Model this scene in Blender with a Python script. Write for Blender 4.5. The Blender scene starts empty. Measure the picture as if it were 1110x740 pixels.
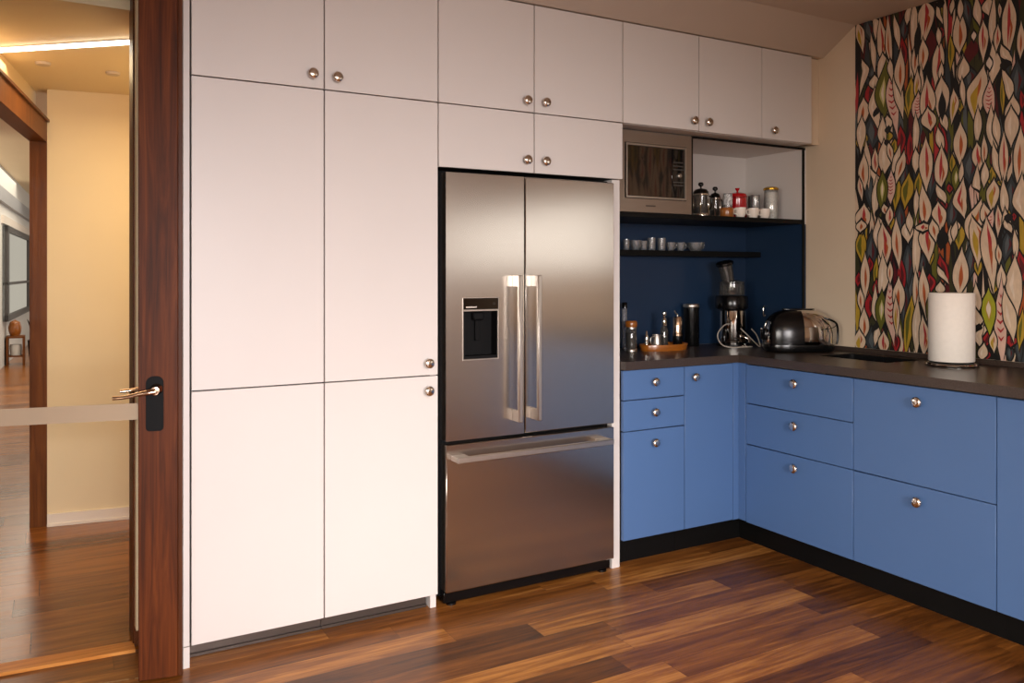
import bpy, bmesh, math, random
from mathutils import Vector, Matrix
C = bpy.context.scene.collection
PI = math.pi

# ------------------------------------------------------------------ colours and materials
def lin(c):
    return tuple(((v/255)/12.92 if v/255 <= .04045 else ((v/255+.055)/1.055)**2.4) for v in c)+(1,)

def mat(name, rgb, rough=.5, metal=0, spec=.5, noise=0, nscale=40, stretch=(1, 1, 1), bump=0, coat=0, aniso=0, vary_rough=0):
    m = bpy.data.materials.new(name); m.use_nodes = True
    nt = m.node_tree; b = nt.nodes['Principled BSDF']
    b.inputs['Base Color'].default_value = lin(rgb); b.inputs['Roughness'].default_value = rough
    b.inputs['Metallic'].default_value = metal; b.inputs['Specular IOR Level'].default_value = spec
    b.inputs['Coat Weight'].default_value = coat
    if aniso:
        b.inputs['Anisotropic'].default_value = aniso
        t = nt.nodes.new('ShaderNodeTangent'); t.direction_type = 'RADIAL'; t.axis = 'Z'
        nt.links.new(t.outputs[0], b.inputs['Tangent'])
    if noise or bump or vary_rough:
        tc = nt.nodes.new('ShaderNodeTexCoord'); mp = nt.nodes.new('ShaderNodeMapping'); mp.inputs['Scale'].default_value = stretch
        n = nt.nodes.new('ShaderNodeTexNoise'); n.inputs['Scale'].default_value = nscale; n.inputs['Detail'].default_value = 4
        nt.links.new(tc.outputs['Object'], mp.inputs[0]); nt.links.new(mp.outputs[0], n.inputs['Vector'])
        if noise:
            r = nt.nodes.new('ShaderNodeValToRGB'); c = lin(rgb)
            r.color_ramp.elements[0].position = .3; r.color_ramp.elements[1].position = .7
            r.color_ramp.elements[0].color = tuple(v*(1-noise) for v in c[:3])+(1,)
            r.color_ramp.elements[1].color = tuple(min(1, v*(1+noise)) for v in c[:3])+(1,)
            nt.links.new(n.outputs[0], r.inputs[0]); nt.links.new(r.outputs[0], b.inputs['Base Color'])
        if bump:
            bp = nt.nodes.new('ShaderNodeBump'); bp.inputs['Strength'].default_value = bump; bp.inputs['Distance'].default_value = .002
            nt.links.new(n.outputs[0], bp.inputs['Height']); nt.links.new(bp.outputs[0], b.inputs['Normal'])
        if vary_rough:
            mr = nt.nodes.new('ShaderNodeMapRange'); mr.inputs['To Min'].default_value = rough-vary_rough; mr.inputs['To Max'].default_value = rough+vary_rough
            nt.links.new(n.outputs[0], mr.inputs[0]); nt.links.new(mr.outputs[0], b.inputs['Roughness'])
    return m

def glow(name, rgb, s):
    m = bpy.data.materials.new(name); m.use_nodes = True; nt = m.node_tree; nt.nodes.clear()
    e = nt.nodes.new('ShaderNodeEmission'); o = nt.nodes.new('ShaderNodeOutputMaterial')
    e.inputs[0].default_value = lin(rgb); e.inputs[1].default_value = s; nt.links.new(e.outputs[0], o.inputs[0]); return m

def glass(name, tint=(255, 255, 255), rough=.02, ior=1.45, refl=1.0, body=0):
    """thin architectural glass: see-through, with a Fresnel reflection"""
    m = bpy.data.materials.new(name); m.use_nodes = True; nt = m.node_tree; nt.nodes.clear()
    t = nt.nodes.new('ShaderNodeBsdfTransparent'); t.inputs[0].default_value = lin(tint)
    g = nt.nodes.new('ShaderNodeBsdfGlossy'); g.inputs['Roughness'].default_value = rough
    f = nt.nodes.new('ShaderNodeFresnel'); f.inputs[0].default_value = ior
    mu = nt.nodes.new('ShaderNodeMath'); mu.operation = 'MULTIPLY'; mu.inputs[1].default_value = refl
    mx = nt.nodes.new('ShaderNodeMixShader'); o = nt.nodes.new('ShaderNodeOutputMaterial')
    nt.links.new(f.outputs[0], mu.inputs[0]); nt.links.new(mu.outputs[0], mx.inputs[0])
    nt.links.new(t.outputs[0], mx.inputs[1]); nt.links.new(g.outputs[0], mx.inputs[2])
    last = mx
    if body:
        d = nt.nodes.new('ShaderNodeBsdfDiffuse'); d.inputs[0].default_value = lin(tint)
        m2 = nt.nodes.new('ShaderNodeMixShader'); m2.inputs[0].default_value = body
        nt.links.new(mx.outputs[0], m2.inputs[1]); nt.links.new(d.outputs[0], m2.inputs[2]); last = m2
    nt.links.new(last.outputs[0], o.inputs[0]); return m

def N(nt, t, **kw):
    n = nt.nodes.new(t)
    for k, v in kw.items(): setattr(n, k, v)
    return n
def mth(nt, op, a, b=None):
    n = nt.nodes.new('ShaderNodeMath'); n.operation = op
    for i, v in enumerate((a, b)):
        if v is None: continue
        if isinstance(v, (int, float)): n.inputs[i].default_value = v
        else: nt.links.new(v, n.inputs[i])
    return n.outputs[0]

def plank_floor(name, cols, rough, pw=.125, pl=1.15, rot=0):
    m = bpy.data.materials.new(name); m.use_nodes = True; nt = m.node_tree; b = nt.nodes['Principled BSDF']; L = nt.links.new
    tc = N(nt, 'ShaderNodeTexCoord'); mp = N(nt, 'ShaderNodeMapping'); mp.inputs['Rotation'].default_value = (0, 0, rot)
    L(tc.outputs['Object'], mp.inputs[0])
    sp = N(nt, 'ShaderNodeSeparateXYZ'); L(mp.outputs[0], sp.inputs[0]); x, y = sp.outputs[0], sp.outputs[1]
    row = mth(nt, 'FLOOR', mth(nt, 'DIVIDE', y, pw))
    w1 = N(nt, 'ShaderNodeTexWhiteNoise', noise_dimensions='1D'); L(row, w1.inputs['W'])
    xs = mth(nt, 'ADD', mth(nt, 'DIVIDE', x, pl), mth(nt, 'MULTIPLY', w1.outputs[0], 7.3))
    idx = mth(nt, 'FLOOR', xs)
    cv = N(nt, 'ShaderNodeCombineXYZ'); L(row, cv.inputs[0]); L(idx, cv.inputs[1])
    w2 = N(nt, 'ShaderNodeTexWhiteNoise', noise_dimensions='2D'); L(cv.outputs[0], w2.inputs['Vector'])
    # grain, shifted per plank
    gv = N(nt, 'ShaderNodeCombineXYZ'); L(mth(nt, 'MULTIPLY', x, 1.6), gv.inputs[0]); L(mth(nt, 'MULTIPLY', y, 22), gv.inputs[1]); L(mth(nt, 'MULTIPLY', w2.outputs[0], 50), gv.inputs[2])
    gn = N(nt, 'ShaderNodeTexNoise'); gn.inputs['Scale'].default_value = 1.6; gn.inputs['Detail'].default_value = 7; gn.inputs['Roughness'].default_value = .62; gn.inputs['Distortion'].default_value = .6
    L(gv.outputs[0], gn.inputs['Vector'])
    lo = N(nt, 'ShaderNodeTexNoise'); lo.inputs['Scale'].default_value = 3.5; lo.inputs['Detail'].default_value = 3; L(gv.outputs[0], lo.inputs['Vector'])
    fac = mth(nt, 'ADD', mth(nt, 'MULTIPLY', w2.outputs[0], .62), mth(nt, 'MULTIPLY', mth(nt, 'SUBTRACT', gn.outputs[0], .5), 1.45))
    fac = mth(nt, 'ADD', fac, .19)
    r = N(nt, 'ShaderNodeValToRGB'); L(fac, r.inputs[0])
    els = r.color_ramp.elements; els[0].position = 0; els[1].position = 1; els[0].color = lin(cols[0]); els[1].color = lin(cols[-1])
    for i, c in enumerate(cols[1:-1]):
        e = els.new((i+1)/(len(cols)-1)); e.color = lin(c)
    fy = mth(nt, 'FRACT', mth(nt, 'DIVIDE', y, pw)); fx = mth(nt, 'FRACT', xs)
    sy = mth(nt, 'LESS_THAN', fy, .016); sx = mth(nt, 'LESS_THAN', fx, .0018); seam = mth(nt, 'MAXIMUM', sy, sx)
    mx = N(nt, 'ShaderNodeMixRGB'); mx.inputs[2].default_value = lin((30, 15, 8)); L(mth(nt, 'MULTIPLY', seam, .55), mx.inputs[0]); L(r.outputs[0], mx.inputs[1])
    L(mx.outputs[0], b.inputs['Base Color'])
    b.inputs['Specular IOR Level'].default_value = .36
    mr = N(nt, 'ShaderNodeMapRange'); mr.inputs['To Min'].default_value = rough-.06; mr.inputs['To Max'].default_value = rough+.1
    L(gn.outputs[0], mr.inputs[0]); L(mr.outputs[0], b.inputs['Roughness'])
    bp = N(nt, 'ShaderNodeBump'); bp.inputs['Strength'].default_value = .12; bp.inputs['Distance'].default_value = .002
    L(mth(nt, 'SUBTRACT', gn.outputs[0], mth(nt, 'MULTIPLY', seam, .8)), bp.inputs['Height']); L(bp.outputs[0], b.inputs['Normal'])
    return m

def wood(name, cols, rough=.4, axis='Z', scale=1.0):
    m = bpy.data.materials.new(name); m.use_nodes = True; nt = m.node_tree; b = nt.nodes['Principled BSDF']; L = nt.links.new
    tc = N(nt, 'ShaderNodeTexCoord'); mp = N(nt, 'ShaderNodeMapping')
    s = {'Z': (26, 26, 1.1), 'X': (1.1, 26, 26), 'Y': (26, 1.1, 26)}[axis]
    mp.inputs['Scale'].default_value = tuple(v*scale for v in s); L(tc.outputs['Object'], mp.inputs[0])
    n = N(nt, 'ShaderNodeTexNoise'); n.inputs['Scale'].default_value = 1.3; n.inputs['Detail'].default_value = 8; n.inputs['Roughness'].default_value = .62; n.inputs['Distortion'].default_value = 1.2
    L(mp.outputs[0], n.inputs['Vector'])
    r = N(nt, 'ShaderNodeValToRGB'); L(n.outputs[0], r.inputs[0]); els = r.color_ramp.elements
    els[0].position = .28; els[1].position = .75; els[0].color = lin(cols[0]); els[1].color = lin(cols[2]); e = els.new(.5); e.color = lin(cols[1])
    L(r.outputs[0], b.inputs['Base Color']); b.inputs['Roughness'].default_value = rough
    b.inputs['Specular IOR Level'].default_value = .18
    return m

M = dict(
    white=mat('white_laminate', (218, 211, 206), .42, noise=.012, nscale=3),
    cream=mat('cream_paint', (220, 200, 174), .6, noise=.02, nscale=5),
    ceiling=mat('ceiling_paint', (200, 186, 172), .75, noise=.015, nscale=3),
    hallwall=mat('warm_cream_paint', (232, 214, 178), .65, noise=.02, nscale=4),
    farwall=mat('pale_grey_paint', (205, 203, 198), .65, noise=.02, nscale=4),
    grey=mat('grey_beam_paint', (140, 140, 142), .5, noise=.03),
    dark=mat('dark_carcass', (22, 20, 19), .6, noise=.05),
    black=mat('black_laminate', (9, 9, 9), .5, spec=.2, noise=.08, nscale=60),
    blue=mat('blue_laminate', (78, 110, 158), .45, noise=.015, nscale=4),
    navy=mat('navy_panel_paint', (22, 45, 72), .42, noise=.03, nscale=5),
    plinth=mat('brushed_grey_plinth', (96, 86, 80), .38, metal=.7, noise=.05, stretch=(1, 1, 20)),
    top=mat('dark_brown_worktop', (62, 51, 45), .3, noise=.28, nscale=160, bump=.04, stretch=(1, 1, 1)),
    steel=mat('brushed_steel', (194, 186, 178), .22, metal=1, noise=.015, nscale=4, stretch=(1, 1, 50), aniso=.6),
    steelbar=mat('satin_steel', (206, 198, 188), .36, metal=1, noise=.02, nscale=30),
    trimsteel=mat('bronze_tinted_steel', (158, 142, 128), .36, metal=.75, noise=.04, nscale=8, stretch=(1, 1, 40)),
    chrome=mat('chrome', (226, 222, 216), .07, metal=1, noise=.01),
    knob=mat('brushed_nickel', (226, 216, 206), .16, metal=1, noise=.03, nscale=80),
    copper=mat('warm_nickel', (206, 176, 150), .18, metal=1, noise=.03, nscale=60),
    plastic=mat('black_plastic', (9, 9, 10), .2, spec=.4, noise=.05),
    matteblack=mat('matte_black', (10, 10, 11), .6, spec=.15, noise=.06),
    blackglass=mat('black_glass', (6, 6, 7), .03, spec=.9, noise=.02),
    mwglass=mat('mirror_dark_glass', (100, 92, 84), .04, metal=.9, noise=.02),
    panelgrey=mat('button_grey', (66, 62, 58), .4, noise=.05),
    paper=mat('paper_towel', (246, 238, 228), .9, noise=.02, nscale=60, bump=.25),
    red=mat('red_enamel', (176, 18, 26), .2, coat=.6, noise=.05),
    gold=mat('brass_gold', (196, 152, 54), .25, metal=.9, noise=.05),
    amber=mat('amber_wood', (150, 86, 26), .3, coat=.5, noise=.22, nscale=9, stretch=(1, 1, 8)),
    porcelain=mat('white_porcelain', (236, 226, 214), .25, noise=.01),
    coffee=mat('coffee_beans', (38, 24, 16), .5, noise=.4, nscale=300),
    pattern=mat('speckled_sticker', (190, 188, 186), .5, noise=.75, nscale=110),
    seeds=mat('white_grain', (240, 230, 214), .6, noise=.35, nscale=170),
    cable=mat('grey_cable', (176, 166, 154), .35, noise=.03),
    doorwood=wood('walnut_door', ((40, 17, 4), (84, 38, 10), (114, 58, 20)), .5),
    jambwood=wood('dark_walnut_jamb', ((52, 24, 10), (84, 44, 20), (110, 62, 30)), .4),
    hallwood=wood('hall_oak', ((74, 38, 12), (102, 56, 20), (124, 74, 32)), .45),
    sill=wood('threshold_oak', ((176, 104, 46), (212, 138, 68), (232, 166, 94)), .4, 'X'),
    floor=plank_floor('walnut_planks', ((56, 29, 9), (104, 60, 22), (144, 88, 36), (196, 134, 66)), .3, pl=.95),
    hallfloor=plank_floor('hall_planks', ((92, 52, 18), (126, 76, 30), (152, 94, 40), (170, 110, 50)), .22, pw=.2, pl=2.4),
    clear=glass('clear_pane', (252, 252, 250), .01, 1.4, .3),
    glassware=glass('glassware', (255, 255, 255), .06, 1.5, 2.6, .09),
    smoked=glass('smoked_glass', (196, 192, 186), .04, 1.5, 1.5, .06),
    frost=glass('frosted_film', (205, 186, 160), .4, 1.3, .5, .62),
    led=glow('led_light', (255, 246, 232), 9),
    dial=glow('dial_light', (220, 210, 195), .6),
    winpane=glow('bright_window', (228, 220, 205), .62),
    frame=mat('dark_window_frame', (62, 58, 56), .5, noise=.03),
)

# ------------------------------------------------------------------ mesh helpers (world coordinates)
def nb(): return bmesh.new()
def box(bm, x0, x1, y0, y1, z0, z1, bev=0, seg=1):
    g = bmesh.ops.create_cube(bm, size=1)
    for v in g['verts']:
        v.co = Vector(((x0+x1)/2+v.co.x*(x1-x0), (y0+y1)/2+v.co.y*(y1-y0), (z0+z1)/2+v.co.z*(z1-z0)))
    if bev:
        es = list({e for v in g['verts'] for e in v.link_edges})
        bmesh.ops.bevel(bm, geom=es, offset=bev, segments=seg, affect='EDGES', profile=.5)
    return bm
def prism(bm, pts, z0, z1):
    lo = [bm.verts.new((x, y, z0)) for x, y in pts]; hi = [bm.verts.new((x, y, z1)) for x, y in pts]
    bm.faces.new(lo[::-1]); bm.faces.new(hi); n = len(pts)
    for i in range(n): bm.faces.new((lo[i], lo[(i+1) % n], hi[(i+1) % n], hi[i]))
    return bm
def basis(ax):
    ax = Vector(ax).normalized(); u = ax.orthogonal().normalized(); return ax, u, ax.cross(u)
def lathe(bm, prof, o, ax=(0, 0, 1), seg=24, sx=1, sy=1):
    """prof: (radius, distance along axis)"""
    ax, u, w = basis(ax)
    if abs(ax.z) > .99: u, w = Vector((1, 0, 0)), Vector((0, 1, 0))
    o = Vector(o); rings = []
    for r, h in prof:
        if r < 1e-6: rings.append([bm.verts.new(o+ax*h)])
        else: rings.append([bm.verts.new(o+ax*h+u*(r*sx*math.cos(2*PI*k/seg))+w*(r*sy*math.sin(2*PI*k/seg))) for k in range(seg)])
    for a, b in zip(rings, rings[1:]):
        for k in range(seg):
            k2 = (k+1) % seg
            if len(a) == 1 and len(b) == 1: continue
            if len(a) == 1: bm.faces.new((a[0], b[k2], b[k]))
            elif len(b) == 1: bm.faces.new((a[k], a[k2], b[0]))
            else: bm.faces.new((a[k], a[k2], b[k2], b[k]))
    return bm
def smoothpath(pts, n=8):
    P = [Vector(p) for p in pts]; out = []
    for i in range(len(P)-1):
        p0 = P[max(i-1, 0)]; p1 = P[i]; p2 = P[i+1]; p3 = P[min(i+2, len(P)-1)]
        for k in range(n):
            t = k/n
            out.append(.5*((2*p1)+(p2-p0)*t+(2*p0-5*p1+4*p2-p3)*t*t+(3*p1-p0-3*p2+p3)*t**3))
    out.append(P[-1]); return out
def tube(bm, pts, r, seg=10, rs=None, flat=1.0):
    seg = max(10, seg)
    n = len(pts); rings = []; pts = [Vector(p) for p in pts]; up = None
    for i, p in enumerate(pts):
        t = (pts[min(i+1, n-1)]-pts[max(i-1, 0)]).normalized()
        if up is None: up = t.orthogonal().normalized()
        up = (up-t*up.dot(t)).normalized(); w = t.cross(up); rr = rs[i] if rs else r
        rings.append([bm.verts.new(p+up*(rr*math.cos(2*PI*k/seg))+w*(rr*flat*math.sin(2*PI*k/seg))) for k in range(seg)])
    for a, b in zip(rings, rings[1:]):
        for k in range(seg): bm.faces.new((a[k], a[(k+1) % seg], b[(k+1) % seg], b[k]))
    bm.faces.new(rings[0][::-1]); bm.faces.new(rings[-1]); return bm
def gridslab(bm, us, vs, keep, w0, w1, frame):
    """slab with holes: cells (i,j) kept where keep(i,j); frame maps (u,v,w) to a point"""
    V = {}
    def vert(i, j, w):
        k = (i, j, w)
        if k not in V: V[k] = bm.verts.new(frame(us[i], vs[j], (w0, w1)[w]))
        return V[k]
    nu, nv = len(us)-1, len(vs)-1
    K = {(i, j) for i in range(nu) for j in range(nv) if keep(i, j)}
    for i, j in K:
        a = [(i, j), (i+1, j), (i+1, j+1), (i, j+1)]
        bm.faces.new([vert(p, q, 1) for p, q in a]); bm.faces.new([vert(p, q, 0) for p, q in a[::-1]])
        for (di, dj), (p, q) in {(0, -1): (0, 1), (1, 0): (1, 2), (0, 1): (2, 3), (-1, 0): (3, 0)}.items():
            if (i+di, j+dj) not in K:
                A, B = a[p], a[q]
                bm.faces.new((vert(*A, 0), vert(*B, 0), vert(*B, 1), vert(*A, 1)))
    return bm

ORG = {}
def finish(name, bm, m, smooth):
    bmesh.ops.recalc_face_normals(bm, faces=bm.faces[:])
    me = bpy.data.meshes.new(name); bm.to_mesh(me); bm.free()
    for x in (m if isinstance(m, (list, tuple)) else [m]): me.materials.append(M[x] if isinstance(x, str) else x)
    if smooth:
        me.polygons.foreach_set('use_smooth', [True]*len(me.polygons))
        me.set_sharp_from_angle(angle=math.radians(40))
    o = bpy.data.objects.new(name, me); C.objects.link(o); return o
def part(name, bm, m, parent, label=None, smooth=True, kind=None):
    org = ORG[parent.name]
    bmesh.ops.translate(bm, verts=bm.verts[:], vec=-org)
    o = finish(name, bm, m, smooth); o.parent = parent; ORG[o.name] = org
    if label: o['label'] = label
    if kind: o['kind'] = kind
    return o
def thing(name, label, cat, loc=(0, 0, 0), group=None, rotz=None):
    o = bpy.data.objects.new(name, None); C.objects.link(o); o.empty_display_size = .05
    o.location = loc; o['label'] = label; o['category'] = cat
    if group: o['group'] = group
    if rotz is None: ORG[o.name] = Vector(loc)
    else: o.rotation_euler = (0, 0, rotz); ORG[o.name] = Vector((0, 0, 0))
    return o
def solo(name, bm, m, label, cat, loc=(0, 0, 0), group=None, smooth=True):
    bmesh.ops.translate(bm, verts=bm.verts[:], vec=-Vector(loc))
    o = finish(name, bm, m, smooth); o.location = loc; o['label'] = label; o['category'] = cat; ORG[o.name] = Vector(loc)
    if group: o['group'] = group
    return o
def struct(name, bm, m, smooth=False):
    o = finish(name, bm, m, smooth); o['kind'] = 'structure'; ORG[o.name] = Vector((0, 0, 0)); return o
def spart(name, bm, m, parent, smooth=False):
    o = part(name, bm, m, parent, smooth=smooth); return o

# ------------------------------------------------------------------ the room
XW = 3.65           # right wall
struct('floor', box(nb(), -1.7, XW+.1, -2.6, 3.26, -.1, 0), 'floor')
struct('floor_hall', box(nb(), -4, 3.0, 3.26, 20, -.1, -.0005), 'hallfloor')
bm = nb()
prof = [(-2.6, 2.65), (2.845, 2.65), (3.05, 2.526), (3.75, 2.526), (3.75, 2.75), (-2.6, 2.75)]
lo = [bm.verts.new((-1.7, y, z)) for y, z in prof]; hi = [bm.verts.new((XW+.1, y, z)) for y, z in prof]
bm.faces.new(lo); bm.faces.new(hi[::-1])
for i in range(6): bm.faces.new((lo[i], lo[(i+1) % 6], hi[(i+1) % 6], hi[i]))
struct('ceiling', bm, 'ceiling')
# right wall with the window opening behind the camera's right shoulder
WY0, WY1, WZ0, WZ1 = -2.1, 1.15, 1.34, 1.98
ys = [-2.6, WY0, WY1, 3.72]; zs = [0, WZ0, WZ1, 2.66]
struct('wall_right', gridslab(nb(), ys, zs, lambda i, j: not (i == 1 and j == 1), XW, XW+.1, lambda u, v, w: (w, u, v)), 'cream')
w = struct('window_1', nb(), 'white')
bm = nb()
for y0, y1 in ((WY0, WY0+.05), (WY1-.05, WY1), (-.62, -.58)): box(bm, XW+.03, XW+.08, y0, y1, WZ0, WZ1)
for z0, z1 in ((WZ0, WZ0+.05), (WZ1-.05, WZ1)): box(bm, XW+.03, XW+.08, WY0, WY1, z0, z1)
spart('window_frame', bm, 'white', w)
spart('pane', box(nb(), XW+.05, XW+.056, WY0+.05, WY1-.05, WZ0+.05, WZ1-.05), 'clear', w)
struct('wall_back', box(nb(), .42, XW+.1, 3.66, 3.76, 0, 2.55), 'cream')
RX0, RX1, RZ0, RZ1 = -.9, 1.4, .95, 2.15
struct('wall_rear', gridslab(nb(), [-1.7, RX0, RX1, XW+.1], [0, RZ0, RZ1, 2.66], lambda i, j: not (i == 1 and j == 1), -2.7, -2.6, lambda u, v, w: (u, w, v)), 'cream')
w3 = struct('rear_fill_window', nb(), 'white')  # unseen window, added as an opening for the rear fill light
bm = nb()
for x0, x1 in ((RX0, RX0+.05), (RX1-.05, RX1), (.23, .27)): box(bm, x0, x1, -2.68, -2.63, RZ0, RZ1)
for z0, z1 in ((RZ0, RZ0+.05), (RZ1-.05, RZ1)): box(bm, RX0, RX1, -2.68, -2.63, z0, z1)
spart('window_frame', bm, 'white', w3)
spart('pane', box(nb(), RX0+.05, RX1-.05, -2.656, -2.65, RZ0+.05, RZ1-.05), 'clear', w3)
LY0, LY1, LZ0, LZ1 = -1.9, .5, .95, 2.15
struct('wall_left', gridslab(nb(), [-2.6, LY0, LY1, 3.4], [0, LZ0, LZ1, 2.66], lambda i, j: not (i == 1 and j == 1), -1.8, -1.7, lambda u, v, w: (w, u, v)), 'cream')
w4 = struct('left_fill_window', nb(), 'white')  # made-up window, added only to carry the fill from the left
bm = nb()
for y0, y1 in ((LY0, LY0+.05), (LY1-.05, LY1), (-.72, -.68)): box(bm, -1.78, -1.73, y0, y1, LZ0, LZ1)
for z0, z1 in ((LZ0, LZ0+.05), (LZ1-.05, LZ1)): box(bm, -1.78, -1.73, LY0, LY1, z0, z1)
spart('window_frame', bm, 'white', w4)
spart('pane', box(nb(), -1.757, -1.751, LY0+.05, LY1-.05, LZ0+.05, LZ1-.05), 'clear', w4)
# wall with the glazed door
bm = nb()
box(bm, -1.7, -.78, 3.25, 3.4, 0, 2.6); box(bm, -.78, .287, 3.25, 3.4, 2.46, 2.6); box(bm, .287, .4, 3.25, 3.66, 0, 2.6)
struct('wall_door', bm, 'hallwall')
struct('trim_1', box(nb(), .262, .287, 3.285, 3.44, 0, 2.46, .002), 'jambwood')
struct('trim_2', box(nb(), .268, .287, 3.235, 3.2849, .075, 2.46, .002), 'hallwall')
bm = nb(); box(bm, .398, .419, 3.015, 3.3, .075, 2.526, .001); box(bm, .398, .419, 3.013, 3.3, 0, .073, .001)
struct('trim_3', bm, 'white')
# hall beyond the door, turned a little against the kitchen
th = math.radians(8.3); e1 = Vector((math.cos(th), -math.sin(th))); e2 = Vector((math.sin(th), math.cos(th)))
P0 = Vector((-.015, 5.083))
def hp(a, b): v = P0+e1*a+e2*b; return (v.x, v.y)
struct('wall_hall_back', prism(nb(), [hp(0, 0), hp(.95, 0), hp(.95, .12), hp(0, .12)], 0, 2.36), 'hallwall')
struct('wall_hall_right', prism(nb(), [(.7, 3.79), (.8, 3.79), hp(.9, 0), hp(.8, 0)], 0, 2.36), 'hallwall')
bm = prism(nb(), [hp(.002, -.014), hp(.8, -.014), hp(.8, 0), hp(.002, 0)], 0, .066)
prism(bm, [hp(.002, -.022), hp(.8, -.022), hp(.8, -.014), hp(.002, -.014)], 0, .014)
struct('baseboard_hall', bm, 'porcelain')
struct('ceiling_hall', prism(nb(), [(-.9, 3.405), (.4, 3.405), (.4, 3.78), (.8, 3.78), hp(.9, .1), hp(-.9, .1)], 2.352, 2.45), 'hallwall')
struct('trim_4', prism(nb(), [hp(-.083, .0), hp(0, .0), hp(0, .1), hp(-.083, .1)], 0, 2.174), 'hallwood')
struct('trim_5', prism(nb(), [hp(-.083, -1.75), hp(0, -1.75), hp(0, 0), hp(-.083, 0)], 2.067, 2.174), 'hallwood')
struct('trim_6', prism(nb(), [hp(-.09, -1.75), hp(.012, -1.75), hp(.012, .0), hp(-.09, .0)], 2.174, 2.188), 'jambwood')
struct('wall_hall_left', prism(nb(), [hp(-.12, -1.7), hp(-.07, -1.7), hp(-.07, .1), hp(-.12, .1)], 2.188, 2.352), 'hallwall')
# room beyond the hall
fa, fb = Vector((-.62, 13.65)), Vector((-.378, 18.22)); fd = (fb-fa).normalized(); fn = Vector((fd.y, -fd.x))
def fp(s, t): v = fa+fd*s+fn*t; return (v.x, v.y)
struct('wall_far_left', prism(nb(), [fp(-3, 0), fp(6, 0), fp(6, -.1), fp(-3, -.1)], 0, 2.9), 'farwall')
struct('wall_far_end', box(nb(), -4, 3, 19.9, 20, 0, 2.9), 'farwall')
struct('wall_far_side', box(nb(), -4.1, -4, 3.4, 20, 0, 3), 'farwall')
struct('wall_far_near', box(nb(), -4, -1.7, 3.25, 3.4, 0, 3), 'farwall')
struct('ceiling_far', box(nb(), -4, 3, 3.4, 20, 2.9, 3), 'hallwall')
struct('trim_7', prism(nb(), [fp(-3, 0), fp(6, 0), fp(6, .06), fp(-3, .06)], 2.36, 2.56), 'grey')
w2 = struct('window_2', nb(), 'grey')
bm = nb(); S0, S1, Z0, Z1 = .3, 4.3, .66, 2.06
for s0, s1 in ((S0, S0+.22), (S1-.22, S1)): prism(bm, [fp(s0, .01), fp(s1, .01), fp(s1, .07), fp(s0, .07)], Z0, Z1)
for z0, z1 in ((Z0, Z0+.09), (Z1-.09, Z1), (1.19, 1.23)): prism(bm, [fp(S0, .01), fp(S1, .01), fp(S1, .07), fp(S0, .07)], z0, z1)
spart('window_frame', bm, 'frame', w2)
spart('pane', prism(nb(), [fp(S0, .012), fp(S1, .012), fp(S1, .02), fp(S0, .02)], Z0, Z1), 'winpane', w2)
bm = prism(nb(), [fp(S0-.15, .0), fp(S1+.15, .0), fp(S1+.15, .03), fp(S0-.15, .03)], Z1+.02, Z1+.14)
spart('window_head_trim', bm, 'porcelain', w2)
# threshold under the door
bm = prism(nb(), [(-.8, 3.312), (.266, 3.233), (.266, 3.31), (-.8, 3.395)], 0, .012)
struct('trim_8', bm, 'sill')

# things in the far room
t = thing('side_table', 'small wooden side table with open shelf in the far room beyond the hall', 'side table', (-.46, 14.35, 0))
part('tabletop', box(nb(), -.57, -.33, 14.2, 14.5, .40, .43, .004), 'hallwood', t)
part('shelf', box(nb(), -.54, -.36, 14.21, 14.49, .12, .14, .003), 'hallwood', t)
for x in (-.57, -.36):
    part('side_panel', box(nb(), x, x+.03, 14.2, 14.5, 0, .40, .003), 'hallwood', t)
bm = nb(); lathe(bm, [(.0, 0), (.07, 0), (.08, .1), (.075, .16), (.07, .16), (.07, .1), (.0, .1)], (-.45, 14.33, .1405), seg=20)
solo('storage_basket', bm, 'farwall', 'pale round basket on the lower shelf of the far side table', 'basket', (-.45, 14.33, .1405))
bm = nb(); lathe(bm, [(0, 0), (.06, 0), (.08, .05), (.09, .12), (.07, .2), (0, .24)], (-.46, 14.35, .4305), seg=20)
solo('table_lamp_shade', bm, 'amber', 'rounded tan lampshade standing on the far side table', 'lamp', (-.46, 14.35, .4305))
bm = nb(); random.seed(5)
t = thing('potted_plant', 'dark leafy plant in a black pot beside the far side table', 'plant', (-.17, 14.3, 0))
part('pot', lathe(nb(), [(0, 0), (.1, 0), (.13, .36), (.12, .36), (.1, .3), (0, .3)], (-.17, 14.3, 0), seg=20), 'matteblack', t)
for k in range(16):
    a = k*2.4; r = .05+.09*random.random(); z1 = .45+.35*random.random(); p0 = Vector((-.17, 14.3, .3)); p1 = p0+Vector((math.cos(a)*r, math.sin(a)*r, z1-.3))
    tube(bm, [p0, p0.lerp(p1, .5)+Vector((0, 0, .03)), p1], .02, 6, rs=[.006, .03, .004], flat=.25)
part('foliage', bm, 'matteblack', t)
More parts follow.
